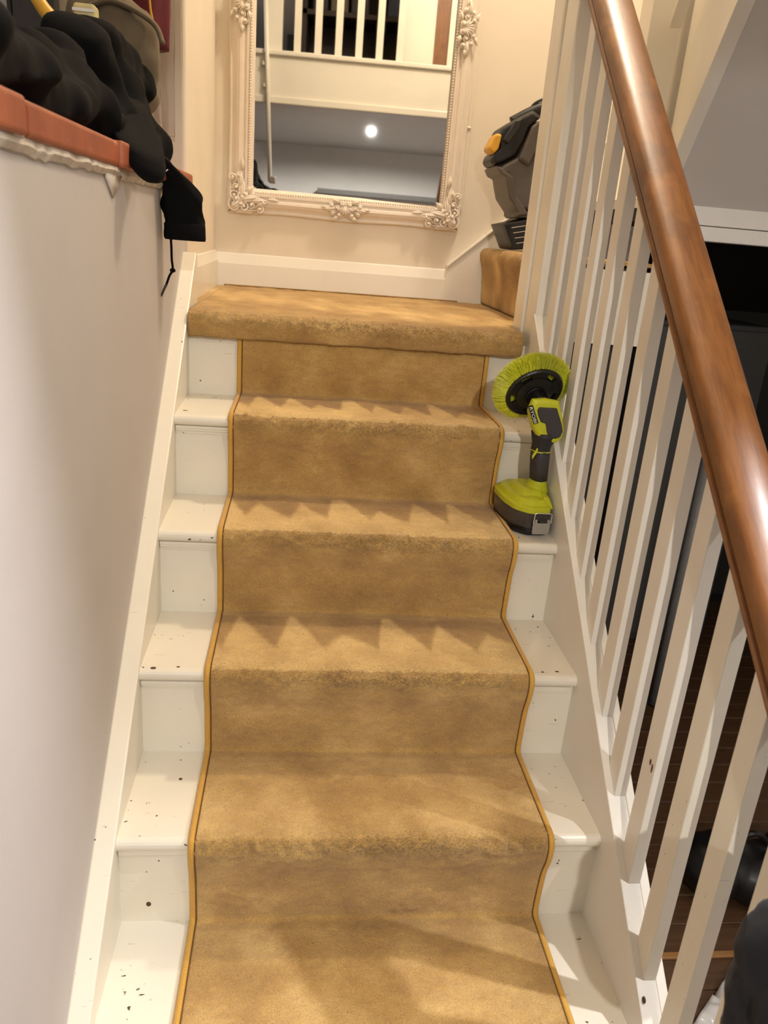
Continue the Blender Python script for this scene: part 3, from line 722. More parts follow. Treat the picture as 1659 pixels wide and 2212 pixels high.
w_ = 0.040
src = None
for i in range(-1, 6):
    x = xb + pit*i
    if i == -1: continue
    if src is None: src = G().box(x-w_/2, x+w_/2, LY-0.04, LY-0.018, zt1, zt1+0.86).build('baluster', m_glossn, lb)
    else: inst(src, 'baluster', lb, (pit*i, 0, 0))
xn0, xn1 = vm(577, 60, LY)[0], vm(598, 60, LY)[0]
G().box(xn0, xn1+0.03, LY-0.07, LY-0.005, zt1, zt1+1.0).build('newel_post', m_glossn, lb, bevel=0.003)
G().box(-0.03, LXR, LY-0.06, LY-0.0, zt1+0.86, zt1+0.91).build('handrail', m_wood, lb, bevel=0.006)
# door lining and brown door by the landing
dl = thing('door_2', None, None, (1.0, LY-0.3, zt1)); struct(dl)
xa_, xb_, xc_ = vm(875, 60, LY)[0], vm(944, 60, LY)[0], vm(968, 60, LY)[0]
G().box(xa_, xb_, LY-0.20, LY-0.12, zt1, zt1+2.0).build('door_frame', m_glossn, dl, bevel=0.004)
G().box(xb_, xc_+0.02, LY-0.22, LY-0.14, zt1, zt1+2.0).build('door_leaf', m_wood, dl)
G().box(xc_+0.02, xc_+0.35, LY-0.20, LY-0.12, zt1, zt1+2.0).build('door_lining', m_glossn, dl)
# slim white pole and its bracket near the left of the reflection
po = thing('white_pole', 'slim white pole clipped to the landing edge at the left of the mirror reflection', 'pole', (-0.12, LY, 1.45))
PY = LY+0.036
pq = [vm(569, 40, PY), vm(583, 392, PY)]
G().tube([(pq[1][0], PY, pq[1][1]), (pq[0][0], PY, pq[0][1]+0.3)], 0.013, 12).build('shaft', m_glossn, po, smooth=True)
G().box(pq[1][0]-0.005, pq[1][0]+0.035, PY-0.016, PY+0.016, pq[1][1]-0.01, pq[1][1]+0.03).build('bracket', m_clasp, po, bevel=0.006)
for zz in (zf1+0.05, zt2-0.05):
    xx_ = pq[1][0]+(pq[0][0]-pq[1][0])*(zz-pq[1][1])/(pq[0][1]-pq[1][1]); G().box(xx_-0.016, xx_+0.016, LY, PY, zz-0.01, zz+0.01).build('clip', m_glossn, po, bevel=0.002)
# dark shelving added so the lamplit room beyond the landing stays dark
sh = thing('darkening_bookcase', 'added dark brown bookcase darkening the room behind the landing spindles in the mirror', 'bookcase', (0.4, -1.3, zt1))
mdk = flat('dark_brown_wood', srgb(44, 32, 24), 0.6)
for z in (0.0, 0.42, 0.84, 1.26, 1.66): G().box(-0.03, 1.0, -1.5, -1.15, zt1+z, zt1+z+0.03).build('shelf', mdk, sh)
for x in (-0.03, 0.48, 0.98): G().box(x, x+0.03, -1.5, -1.15, zt1, zt1+1.7).build('side_panel', mdk, sh)
G().box(-0.03, 1.01, -1.53, -1.5, zt1, zt1+1.7).build('back_panel', mdk, sh)
for i, (x, w2, h, cl) in enumerate([(0.04, 0.10, 0.30, (40, 38, 44)), (0.16, 0.12, 0.22, (90, 78, 60)), (0.30, 0.12, 0.28, (34, 34, 38)), (0.55, 0.16, 0.24, (52, 62, 84)), (0.74, 0.07, 0.20, (178, 84, 44)), (0.83, 0.12, 0.26, (60, 52, 40))]):
    nm = ['black', 'tan', 'charcoal', 'blue', 'orange', 'brown'][i]
    bx = thing('storage_box', nm+' box on the dark bookcase seen in the mirror', 'box', (x+w2/2, -1.25, zt1+0.45), 'boxes on the bookcase behind the landing')
    G().box(x, x+w2, -1.38, -1.16, zt1+0.45, zt1+0.45+h).build('body', flat(nm+'_box', srgb(*cl), 0.6), bx, bevel=0.006)
    G().box(x-0.004, x+w2+0.004, -1.384, -1.156, zt1+0.45+h-0.05, zt1+0.455+h).build('lid', flat(nm+'_box_lid', srgb(*[int(q*0.85) for q in cl]), 0.6), bx, bevel=0.004)
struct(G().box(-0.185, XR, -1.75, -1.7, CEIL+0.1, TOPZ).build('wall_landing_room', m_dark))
# hall end wall with a dark dado shelf
zsh = vm(760, 412, -3.85)[1]
hs = struct(G().box(-0.035, 3.2, -4.1, -3.85, zsh-0.045, zsh).build('trim_2', flat('dim_shelf', srgb(112, 107, 102), 0.6)))
# downlights: bezel + glowing lens
for (x, y, lab) in ((DOWN[0][0], DOWN[0][1], 'round recessed downlight in the hall ceiling beside the stairs'), (DOWN[1][0], DOWN[1][1], 'round recessed downlight glowing in the lower part of the mirror'), (DOWN[2][0], DOWN[2][1], 'round recessed downlight in the hall ceiling behind the foot of the stairs')):
    dlg = thing('downlight', lab, 'ceiling light', (x, y, CEIL), 'hall downlights')
    ring = []
    for r0, z in ((0.030, CEIL-0.001), (0.031, CEIL-0.006), (0.052, CEIL-0.005), (0.054, CEIL)):
        ring.append([(x+r0*math.cos(a*math.pi/12), y+r0*math.sin(a*math.pi/12), z) for a in range(24)])
    G().loft(ring, cap=False).build('bezel', m_clasp, dlg, smooth=True)
    G().prism([(x+0.029*math.cos(a*math.pi/12), y+0.029*math.sin(a*math.pi/12)) for a in range(24)], 2, CEIL-0.003, CEIL-0.001).build('lens', m_lampe, dlg)
pd = thing('pendant_lamp', 'warm round pendant lamp hanging high in the stairwell', 'lamp', (LAMP[0], LAMP[1], TOPZ))
G().tube([(LAMP[0], LAMP[1], TOPZ), (LAMP[0], LAMP[1], 3.62)], 0.004, 6).build('cord', m_blackm, pd)
G().ell((LAMP[0], LAMP[1], TOPZ-0.01), (0.05, 0.05, 0.012)).build('ceiling_rose', m_glossn, pd, smooth=True)
G().tube([(LAMP[0], LAMP[1], 3.66), (LAMP[0], LAMP[1], 3.60)], 0.02, 12).build('lamp_holder', m_glossn, pd, smooth=True)

# ------------------------------------------------------------------ scrubbing brush on the third tread
zt = 3*R
sb = thing('scrubbing_brush', 'lime and black cordless scrubber standing on the white tread by the spindles', 'scrubber', (0.815, 0.82, zt))
def ring_pts(pl_, z, sc=1.0, c0=(0.815, 0.835)):
    return [(c0[0]+(x-c0[0])*sc, c0[1]+(y-c0[1])*sc, z) for x, y in pl_]
def rounded(pl_, n=5, r=0.3):
    "round a polygon's corners (quadratic)"
    P = [np.array(p) for p in pl_]; out = []
    for i in range(len(P)):
        a, b, c = P[i-1], P[i], P[(i+1) % len(P)]; s = b+(a-b)*r; e = b+(c-b)*r
        for k in range(n+1):
            t = k/n; out.append(tuple((1-t)**2*s+2*t*(1-t)*b+t*t*e))
    return out
plan = rounded([(0.757, 0.900), (0.762, 0.815), (0.776, 0.765), (0.806, 0.735), (0.852, 0.738), (0.864, 0.775), (0.863, 0.885), (0.842, 0.932), (0.790, 0.935)], 4, 0.28)
H = zt
g = G().loft([ring_pts(plan, H+0.0, 0.84), ring_pts(plan, H+0.003, 0.90), ring_pts(plan, H+0.012, 0.945), ring_pts(plan, H+0.022, 0.955), ring_pts(plan, H+0.022, 0.90), ring_pts(plan, H+0.012, 0.88)])
g.build('base_foot', m_black, sb, smooth=False, bevel=0.001)
g = G().loft([ring_pts(plan, H+0.016, 0.925), ring_pts(plan, H+0.022, 0.957), ring_pts(plan, H+0.058, 0.972)], cap=False)
o = g.build('battery_window', m_smoke, sb, smooth=True)
G().loft([ring_pts(plan, H+0.014, 0.80), ring_pts(plan, H+0.05, 0.82)]).build('battery_pack', m_blackm, sb, bevel=0.002)
for (dx, dy) in ((0.785, 0.768), (0.79, 0.762), (0.797, 0.757)):
    G().box(dx, dx+0.0022, dy, dy+0.0022, H+0.02, H+0.055).build('window_rib', m_smoke, sb)
g = G().loft([ring_pts(plan, H+0.0565, 0.98), ring_pts(plan, H+0.057, 1.0), ring_pts(plan, H+0.068, 1.0), ring_pts(plan, H+0.070, 0.975), ring_pts(plan, H+0.072, 0.90), ring_pts(plan, H+0.083, 0.80), ring_pts(plan, H+0.085, 0.62, (0.822, 0.83)), ring_pts(plan, H+0.094, 0.52, (0.826, 0.83)), ring_pts(plan, H+0.098, 0.42, (0.829, 0.826))])
g.build('lid_housing', m_lime, sb, bevel=0.0015)
# raised dome and rib on the lid
g = G().ell((0.818, 0.772, H+0.076), (0.024, 0.020, 0.012), 16, 8); g.build('lid_dome', m_lime, sb, smooth=True)
G().loft([[(0.842, 0.745, H+0.066), (0.862, 0.75, H+0.066), (0.862, 0.82, H+0.066), (0.842, 0.82, H+0.066)], [(0.840, 0.765, H+0.088), (0.854, 0.768, H+0.088), (0.852, 0.82, H+0.095), (0.838, 0.82, H+0.095)]]).build('lid_rib', m_lime, sb, bevel=0.003)
# clasp on the front corner: plate, hinge pin, wire bail
ca, cb_ = np.array([0.811, 0.7315, 0]), np.array([0.851, 0.7335, 0])
tt = (cb_-ca)/np.linalg.norm(cb_-ca); no = np.array([tt[1], -tt[0], 0])
def cp(s, o_, z): return ca + tt*s + no*o_ + np.array([0, 0, H+z])
g = G().loft([[cp(0.002, 0.002, 0.012), cp(0.038, 0.002, 0.012), cp(0.038, 0.006, 0.012), cp(0.002, 0.006, 0.012)], [cp(0.0, 0.004, 0.020), cp(0.040, 0.004, 0.020), cp(0.040, 0.008, 0.020), cp(0.0, 0.008, 0.020)], [cp(0.0, 0.004, 0.040), cp(0.040, 0.004, 0.040), cp(0.040, 0.008, 0.040), cp(0.0, 0.008, 0.040)]])
cl = g.build('clasp_plate', m_clasp, sb, bevel=0.0015)
G().tube([cp(0.012, 0.010, 0.044), cp(0.030, 0.010, 0.044)], 0.0035, 8).build('hinge_pin', m_black, cl)
for s_ in (0.003, 0.032): G().box(*sorted((cp(s_, 0.004, 0)[0], cp(s_+0.006, 0.004, 0)[0])), *sorted((cp(s_, 0.010, 0)[1], cp(s_, 0.004, 0)[1])), H+0.038, H+0.048).build('clasp_ear', m_clasp, cl, bevel=0.001)
G().tube([cp(0.0, 0.009, 0.040), cp(0.001, 0.010, 0.062), cp(0.004, 0.010, 0.0635), cp(0.037, 0.010, 0.0635), cp(0.040, 0.010, 0.062), cp(0.040, 0.009, 0.040)], 0.0013, 6).build('wire_bail', m_steel, sb)
# handle: oval section, leaning, with a lime foot collar
def oval(c, a, b, ang=0.3, n=20, sq=2.6):
    out = []
    for i in range(n):
        t = 2*math.pi*i/n; ct, s_ = math.cos(t), math.sin(t)
        x = a*math.copysign(abs(ct)**(2/sq), ct); y = b*math.copysign(abs(s_)**(2/sq), s_)
        out.append((c[0]+x*math.cos(ang)-y*math.sin(ang), c[1]+x*math.sin(ang)+y*math.cos(ang), c[2]))
    return out
hx = lambda z: 0.8360 - 0.09*(z-0.69)
G().loft([oval((hx(0.672)-0.004, 0.822, 0.672), 0.031, 0.034), oval((hx(0.680), 0.818, 0.680), 0.023, 0.026), oval((hx(0.692), 0.812, 0.692), 0.0185, 0.022), oval((hx(0.706), 0.808, 0.706), 0.0165, 0.021)]).build('handle_collar', m_lime, sb, smooth=True)
g = G().loft([oval((hx(z)+dx, 0.806-0.02*(z-0.7), z), a, b) for z, a, b, dx in ((0.703, 0.0175, 0.0220, 0), (0.73, 0.0185, 0.0225, 0), (0.755, 0.0195, 0.0225, 0.0005), (0.772, 0.0195, 0.0225, 0.001))])
g.build('grip', m_rubber, sb, smooth=True)
g = G().loft([oval((hx(z)+dx, 0.804, z), a, b) for z, a, b, dx in ((0.770, 0.0188, 0.0218, 0.001), (0.776, 0.0188, 0.0218, 0.001), (0.788, 0.0195, 0.023, 0.003), (0.804, 0.027, 0.028, 0.008), (0.815, 0.03, 0.03, 0.010))])
g.build('neck', m_blackm, sb, smooth=True)
G().loft([oval((hx(0.771)+0.001, 0.805, 0.7705), 0.0199, 0.0229), oval((hx(0.774)+0.001, 0.805, 0.7735), 0.0199, 0.0229)], cap=False).build('trim_ring', m_lime, sb, smooth=True)
# lime arrow flash on the left of the grip
fp = [at(u, v, 1, 0.7865) for u, v in ((1160, 968), (1166, 971), (1157, 982), (1150, 992), (1149, 987))]
G().add(fp+[p+np.array([0.003, 0.012, 0]) for p in fp], [(0, 1, 2, 3, 4), (9, 8, 7, 6, 5)]+[(i, (i+1) % 5, 5+(i+1) % 5, 5+i) for i in range(5)]).build('grip_flash', m_lime, sb)
# head: a wedge whose front shows the dark pad
ax_b = np.array([-0.16, 0.86, 0.50]); ax_b /= np.linalg.norm(ax_b)       # bristles point this way
hy = 0.782
def hp(u, v, y): return at(u, v, 1, y)
front = [(1152, 863), (1180, 861), (1208, 867), (1212, 882), (1216, 905), (1219, 930), (1214, 947), (1203, 957), (1188, 957), (1174, 951), (1160, 940), (1152, 925), (1147, 905), (1143, 885)]
front = [(u-0.0, v) for u, v in front]
sec0 = [hp(u, v, hy) for u, v in front]; cen = np.mean(sec0, 0)
def shift(S, d, sc): 
    c_ = np.mean(S, 0); return [c_+(np.array(p)-c_)*sc+np.array(d) for p in S]
g = G().loft([shift(sec0, (0, -0.004, 0), 0.86), shift(sec0, (0, 0, 0), 0.98), shift(sec0, (0, 0.010, -0.001), 1.02), shift(sec0, (0.002, 0.030, -0.006), 0.96), shift(sec0, (0.003, 0.044, -0.008), 0.80)])
g.build('head_housing', m_lime, sb, bevel=0.002)
padp = [(1160, 885), (1164, 879), (1180, 880), (1203, 881), (1207, 895), (1213, 915), (1216, 932), (1210, 945), (1199, 949), (1188, 945), (1181, 935), (1178, 915), (1168, 912), (1162, 897)]
pd_ = [hp(u, v, hy-0.0035) for u, v in padp]
G().loft([shift(pd_, (0, 0.006, 0), 1.0), shift(pd_, (0, 0, 0), 1.0), shift(pd_, (0, -0.004, 0), 0.93)]).build('head_pad', m_rubber, sb, bevel=0.002)
# name plate on the head's left shoulder, facing the camera side
tl0, tr0, bl0 = hp(1141, 879, hy-0.003), hp(1147, 877, hy-0.005), hp(1153, 917, hy-0.004)
xd = (bl0-tl0); Lp = np.linalg.norm(xd); xd /= Lp; yd = tr0-tl0; yd -= xd*(yd @ xd); Wp = 0.0105; yd /= np.linalg.norm(yd); zd = np.cross(xd, yd)
if zd[1] > 0: zd = -zd
pv = [tl0, tl0+xd*Lp, tl0+xd*Lp+yd*Wp, tl0+yd*Wp]
G().add(pv+[p-zd*0.006 for p in pv], [(0, 1, 2, 3), (7, 6, 5, 4), (0, 4, 5, 1), (1, 5, 6, 2), (2, 6, 7, 3), (3, 7, 4, 0)]).build('name_plate', m_black, sb)
tc = bpy.data.curves.new('txt', 'FONT'); tc.body = 'RYOBI'; tc.size = 1.0; tc.extrude = 0.02; tc.align_x = 'CENTER'; tc.align_y = 'CENTER'
to = bpy.data.objects.new('txt', tc); col.objects.link(to); bpy.context.view_layer.update()
tm = bpy.data.meshes.new_from_object(to.evaluated_get(bpy.context.evaluated_depsgraph_get())); bpy.data.objects.remove(to)
V = np.zeros(len(tm.vertices)*3); tm.vertices.foreach_get('co', V); V = V.reshape(-1, 3)
sx_ = Lp*0.90/(V[:, 0].max()-V[:, 0].min()); sy_ = Wp*0.62/(V[:, 1].max()-V[:, 1].min())
V[:, 0] -= (V[:, 0].max()+V[:, 0].min())/2; V[:, 1] -= (V[:, 1].max()+V[:, 1].min())/2
pc = tl0+xd*Lp*0.5+yd*Wp*0.5+zd*0.0006
W3 = pc + V[:, :1]*sx_*xd + V[:, 1:2]*sy_*yd + V[:, 2:3]*0.01*zd
G().add(W3, [tuple(p.vertices) for p in tm.polygons]).build('lettering', m_letter, sb)
# collar, plate and bristles
bc = at(1154, 848, 1, 0.848)
e1_ = np.cross(ax_b, [0, 0, 1.0]); e1_ /= np.linalg.norm(e1_); e2_ = np.cross(e1_, ax_b)
def disc(r, h, n=40): return [bc + ax_b*h + r*(math.cos(2*math.pi*i/n)*e1_ + math.sin(2*math.pi*i/n)*e2_) for i in range(n)]
G().loft([disc(0.019, -0.052, 24), disc(0.0215, -0.040, 24), disc(0.0215, -0.012, 24), disc(0.026, -0.004, 24)]).build('drive_collar', m_black, sb, bevel=0.001)
g = G()
for i in range(26):
    a = 2*math.pi*i/26; u_ = math.cos(a)*e1_+math.sin(a)*e2_; t_ = np.cross(ax_b, u_); p = bc + u_*0.0215
    q = [p+t_*0.0009-ax_b*0.036, p-t_*0.0009-ax_b*0.036, p-t_*0.0009-ax_b*0.014, p+t_*0.0009-ax_b*0.014]
    g.add(q+[x+u_*0.0018 for x in q], [(0, 1, 2, 3), (7, 6, 5, 4), (0, 4, 5, 1), (1, 5, 6, 2), (2, 6, 7, 3), (3, 7, 4, 0)])
g.build('collar_ribs', m_black, sb)
G().loft([disc(0.056, -0.002), disc(0.063, -0.006), disc(0.067, -0.002), disc(0.0675, 0.008), disc(0.056, 0.010)]+[disc(0.056, -0.002)], cap=False).build('brush_rim', m_black, sb, bevel=0.001)
G().loft([disc(0.026, -0.010), disc(0.044, -0.005), disc(0.045, 0.006), disc(0.020, 0.006)]).build('brush_hub', m_black, sb, smooth=False)
for i in range(5):
    a = 2*math.pi*(i+0.32)/5; u_ = math.cos(a)*e1_+math.sin(a)*e2_; t_ = np.cross(ax_b, u_)
    s0_ = [bc+u_*0.030+t_*0.013*s1_+ax_b*h for s1_, h in ((-1, -0.004), (1, -0.004), (1, 0.006), (-1, 0.006))]
    s1__ = [bc+u_*0.058+t_*0.022*s1_+ax_b*h for s1_, h in ((-1, -0.003), (1, -0.003), (1, 0.007), (-1, 0.007))]
    G().loft([s0_, s1__]).build('brush_spoke', m_black, sb, bevel=0.001)
V = []; F = []
for i in range(5200):
    a = rng.uniform(0, 2*math.pi); lay = rng.uniform(0, 1)
    a = round(a/(2*math.pi)*62)/62*2*math.pi + rng.normal()*0.030
    u_ = math.cos(a)*e1_+math.sin(a)*e2_; t_ = np.cross(ax_b, u_)
    r0 = 0.0640+0.002*lay; p0 = bc+u_*r0+ax_b*(0.000+0.009*lay)
    out = u_*(1.0-0.55*lay)+ax_b*(0.28+1.0*lay)+t_*rng.normal()*0.12+u_*rng.normal()*0.06; out /= np.linalg.norm(out)
    L_ = 0.0300*(1+rng.normal()*0.06)*(0.95+0.25*lay)
    p1 = p0+out*L_*0.55; p2 = p0+out*L_+t_*rng.normal()*0.0012+ax_b*0.002
    wd = 0.00042; b_ = len(V)
    for p, q in ((p0, wd), (p1, wd), (p2, wd*0.7)):
        V += [p+t_*q, p-t_*q*0.5+u_*q*0.8-ax_b*q*0.8, p-t_*q*0.5-u_*q*0.8+ax_b*q*0.8]
    for s_ in (0, 3):
        for k_ in range(3): F.append((b_+s_+k_, b_+s_+(k_+1) % 3, b_+s_+3+(k_+1) % 3, b_+s_+3+k_))
for i in range(2600):      # inner field of bristles seen through the openings
    a = rng.uniform(0, 2*math.pi); r0 = 0.062*math.sqrt(rng.uniform(0.1, 1)); u_ = math.cos(a)*e1_+math.sin(a)*e2_; t_ = np.cross(ax_b, u_)
    p0 = bc+u_*r0+ax_b*0.010; out = ax_b+u_*0.25*r0/0.05+t_*rng.normal()*0.1; p1 = p0+out/np.linalg.norm(out)*0.030; wd = 0.0008; b_ = len(V)
    for p in (p0, p1): V += [p+t_*wd, p-t_*wd*0.5+u_*wd, p-t_*wd*0.5-u_*wd]
    for k_ in range(3): F.append((b_+k_, b_+(k_+1) % 3, b_+3+(k_+1) % 3, b_+3+k_))
org = ORG[sb.name]; me = bpy.data.meshes.new('bristles'); me.from_pydata((np.array(V)-org).tolist(), [], F)
o = link('bristles', me, m_bristle, sb); o['kind'] = 'stuff'
G().loft([disc(0.056, 0.010), disc(0.056, 0.014)]).build('bristle_bed', m_bristle, sb)

# ------------------------------------------------------------------ grey cleaning machine on the turning step
YV = 1.86
vc = thing('cleaning_machine', 'grey and black cleaning machine with a yellow latch on the turning step', 'vacuum', (1.06, YV, z6+0.014))
def cv(x, y): return at(980+x*0.26230, 180+y*0.26230, 1, YV)
def vslab(pts, y0, y1, name, mat, bev=0.006, sc=0.9):
    S = [cv(*p) for p in pts]
    mk_ = lambda y, s: [np.mean(S, 0)*np.array([1, 0, 1])+(p-np.mean(S, 0))*np.array([s, 0, s])+np.array([0, y, 0]) for p in S]
    d = (y1-y0)
    return G().loft([mk_(y0, sc), mk_(y0+d*0.15, 1.0), mk_(y1-d*0.15, 1.0), mk_(y1, sc)]).build(name, mat, vc, bevel=bev)
body = [(325, 700), (470, 625), (560, 500), (600, 365), (650, 325), (690, 345), (720, 400), (900, 420), (1000, 520), (1030, 700), (1000, 900), (900, 1040), (760, 1090), (500, 1075), (420, 960), (380, 830), (370, 760), (310, 740)]
vslab(body, YV-0.075, YV+0.09, 'body_shell', m_grey, 0.005, 0.88)
flange = [(300, 690), (345, 705), (440, 790), (445, 860), (470, 950), (545, 1060), (560, 1090), (470, 1105), (475, 1070), (400, 950), (380, 840), (372, 775), (325, 752)]
vslab(flange, YV-0.092, YV+0.10, 'body_flange', m_grey, 0.004, 0.96)
vslab([(640, 520), (760, 470), (900, 520), (960, 680), (930, 850), (830, 960), (720, 900), (630, 760)], YV-0.095, YV-0.06, 'motor_cover', flat('dark_grey_plastic', srgb(68, 62, 57), 0.5), 0.012, 0.86)
vslab([(480, 645), (590, 380), (650, 330), (685, 350), (700, 420), (560, 700)], YV-0.088, YV-0.05, 'side_rib', m_grey, 0.006, 0.9)
vslab([(270, 640), (285, 600), (335, 560), (340, 430), (365, 380), (480, 310), (620, 240), (690, 290), (640, 330), (590, 370), (540, 500), (465, 620), (310, 695), (280, 670)], YV-0.07, YV+0.085, 'upper_housing', m_black, 0.006, 0.9)
vslab([(355, 490), (460, 330), (505, 320), (490, 390), (400, 520)], YV-0.084, YV-0.06, 'switch_recess', m_blackm, 0.004, 0.9)
vslab([(245, 545), (300, 440), (325, 430), (360, 440), (330, 560), (290, 600), (250, 570)], YV-0.075, YV+0.01, 'latch', m_yellow, 0.006, 0.86)
g = G().tube(spline([cv(480, 330), cv(620, 255), cv(760, 200), cv(900, 190), cv(1010, 260), cv(1030, 420)], 8), 0.0135, 10, 1.5); g.build('carry_handle', m_black, vc, smooth=True)
g = G().tube(spline([cv(620, 235), cv(670, 165), cv(770, 125), cv(900, 140), cv(1080, 300), cv(1150, 700), cv(1120, 1200), cv(1050, 1330)], 10), 0.0042, 8); g.build('power_cable', m_black, vc, smooth=True)
vslab([(350, 1160), (590, 1110), (640, 1140), (900, 1120), (960, 1330), (820, 1352), (425, 1368)], YV-0.095, YV+0.10, 'foot_grille', m_black, 0.003, 0.97)
for i in range(4):
    t = (i+0.6)/4.6; pA = cv(380+60*t+30, 1165+190*t); pB = cv(610+20*t, 1115+200*t+20)
    off = np.array([0, -0.096, 0]); G().tube([pA+off, pB+off], 0.0012, 6).build('grille_bar', m_clasp, vc)
vslab([(470, 1070), (560, 1060), (900, 1050), (920, 1120), (600, 1115), (465, 1110)], YV-0.08, YV+0.09, 'foot_collar', m_grey, 0.004, 0.95)

# ------------------------------------------------------------------ black hooded sweatshirt over the half wall
hd = thing('black_sweatshirt', 'black hooded sweatshirt heaped on the half wall with one sleeve hanging', 'sweatshirt', (-0.11, 0.8, 1.312))
g = G()
def ball(u, v, rpx, x, sy=1.0):
    p = at(u, v, 0, x); dd = (p-CAM) @ FW; r = rpx*dd/FPX; g.ell(p, (r*1.0, r*sy, r), 14, 10); return p
for (u, v, r, x) in [(-60, 120, 66, -0.13), (10, 125, 66, -0.13), (60, 130, 66, -0.13), (110, 140, 78, -0.13), (160, 118, 78, -0.13), (200, 95, 64, -0.13), (165, 80, 34, -0.13), (235, 115, 70, -0.13), (262, 150, 70, -0.13), (285, 120, 40, -0.13),
                     (290, 175, 58, -0.12), (240, 205, 72, -0.11), (205, 185, 72, -0.11), (282, 225, 60, -0.10), (130, 195, 60, -0.11), (70, 165, 50, -0.11), (300, 260, 46, -0.09), (268, 255, 52, -0.09), (180, 225, 45, -0.09)]:
    ball(u, v, r, x)
zc = 1.312
for i in range(17):
    g.ell((-0.105+0.008*math.sin(i*2.1), -0.02+0.068*i, 1.355), (0.083, 0.062, 0.055+0.01*math.sin(i*1.7)), 14, 10)
def folds(p):
    q = Vector((p[0]*5, p[1]*5, p[2]*5)); r1 = 1-abs(mnoise.noise(q+Vector((3, 1, 7)))*2); r2 = 1-abs(mnoise.noise(Vector((p[0]*9+p[2]*6, p[1]*6-p[2]*7, p[2]*4)))*2)
    return 0.020*(r1-0.6)+0.012*(r2-0.6)+0.003*mnoise.noise(Vector(p*30))
V_, F_ = fuse(g, 0.010, 26, folds)
# rests on the coping: nothing below it except where it hangs in front
V_ = np.array(V_)
V_[:, 2] = np.maximum(V_[:, 2], zc+0.004)
org = ORG[hd.name]; me = bpy.data.meshes.new('torso'); me.from_pydata((V_-org).tolist(), [], F_); me.shade_smooth(); link('torso', me, m_hoodie, hd)
# sleeve: lofted tube with a flat cuff end
def sl(u, v, wpx, y, dep):
    c = at(u, v, 1, y); r = wpx*((c-CAM) @ FW)/FPX; return c, r, dep
rows = [sl(318, 320, 44, 0.93, 0.036), sl(338, 345, 40, 0.95, 0.034), sl(362, 366, 34, 0.97, 0.030), sl(384, 392, 36, 0.985, 0.028), sl(393, 420, 43, 0.99, 0.030), sl(394, 445, 44, 0.995, 0.031), sl(397, 470, 42, 1.0, 0.030), sl(399, 490, 42, 1.0, 0.030), sl(400, 516, 43, 1.0, 0.030)]
# shoulder lobe that rolls over the coping and hangs in front of it
lobe = [np.array([*at(u, v, 1, y), w_*((at(u, v, 1, y)-CAM) @ FW)/FPX, dep]) for u, v, w_, y, dep in ((262, 205, 46, 0.84, 0.050), (272, 240, 54, 0.78, 0.055), (288, 275, 56, 0.70, 0.050), (300, 308, 53, 0.64, 0.042), (309, 338, 50, 0.62, 0.036), (313, 362, 42, 0.61, 0.030), (315, 378, 30, 0.61, 0.022), (315, 388, 12, 0.61, 0.010))]
secs = []
for i, q in enumerate(spline(lobe, 5)):
    secs.append([(q[0]+q[3]*math.cos(a)*(1+0.05*math.sin(3*a+i*0.2)), q[1]+q[4]*math.sin(a), q[2]-0.45*q[3]*math.cos(a)+0.25*q[4]*math.sin(a)) for a in np.linspace(0, 2*math.pi, 29)[:-1]])
G().loft(secs).build('shoulder', m_hoodie, hd, smooth=True)
secs = []
for i, (c, r, dep) in enumerate(spline([np.array([*c, r, dep]) for c, r, dep in rows], 6) and [(q[:3], q[3], q[4]) for q in spline([np.array([*c, r, dep]) for c, r, dep in rows], 6)]):
    ring = []
    for k_ in range(28):
        a = 2*math.pi*k_/28; f = 1+0.05*math.sin(3*a+i*0.35)+0.03*math.sin(7*a-i*0.5)
        # sections tilt from sloping to level down the sleeve
        tz = 0.35*(1-min(1, i/30))
        px = r*math.cos(a)*f; ring.append((c[0]+px*(1-0.3*tz), c[1]+dep*math.sin(a)*f, c[2]-px*tz*0.9))
    secs.append(ring)
secs.append([tuple(np.mean(secs[-1], 0)*0.25+np.array(p)*0.75+np.array([0, 0, 0.012])) for p in secs[-1]])
sv = G().loft(secs).build('sleeve', m_hoodie, hd, smooth=True)
cz_ = at(398, 474, 1, 1.0)
rg = lambda c, r, dep, z: [(c[0]+r*math.cos(2*math.pi*k_/28), c[1]+dep*math.sin(2*math.pi*k_/28), z) for k_ in range(28)]
c0 = at(399, 482, 1, 1.0); r0 = 43*((c0-CAM) @ FW)/FPX
c1 = at(400, 517, 1, 1.0)
G().loft([rg(c0, r0*0.96, 0.030, c0[2]), rg(c0, r0*1.02, 0.032, c0[2]-0.003), rg(c1, r0*1.03, 0.033, c1[2]+0.003), rg(c1, r0*1.0, 0.031, c1[2]-0.002), rg(c1, r0*0.9, 0.026, c1[2]+0.004)]).build('cuff', m_hoodie, hd, smooth=True)
dsp = [at(u, v, 1, 0.985) for u, v in ((368, 500), (370, 530), (371, 560), (373, 582), (366, 596), (360, 613))]
G().tube(spline(dsp, 5), 0.0026, 8).build('drawstring', m_hoodie, hd, smooth=True)
kn = at(373, 584, 1, 0.985); G().ell(kn, (0.0065, 0.005, 0.005), 10, 8).build('drawstring_knot', m_hoodie, hd, smooth=True)
G().tube([at(360, 613, 1, 0.985), at(354, 626, 1, 0.985), at(348, 640, 1, 0.985)], [0.003, 0.0026, 0.0022], 8).build('drawstring_tip', m_rubber, hd, smooth=True)
G().tube([at(345, 377, 1, 0.92), at(354, 373, 1, 0.92), at(363, 366, 1, 0.92)], 0.0012, 6).build('label_stitch', m_letter, hd)

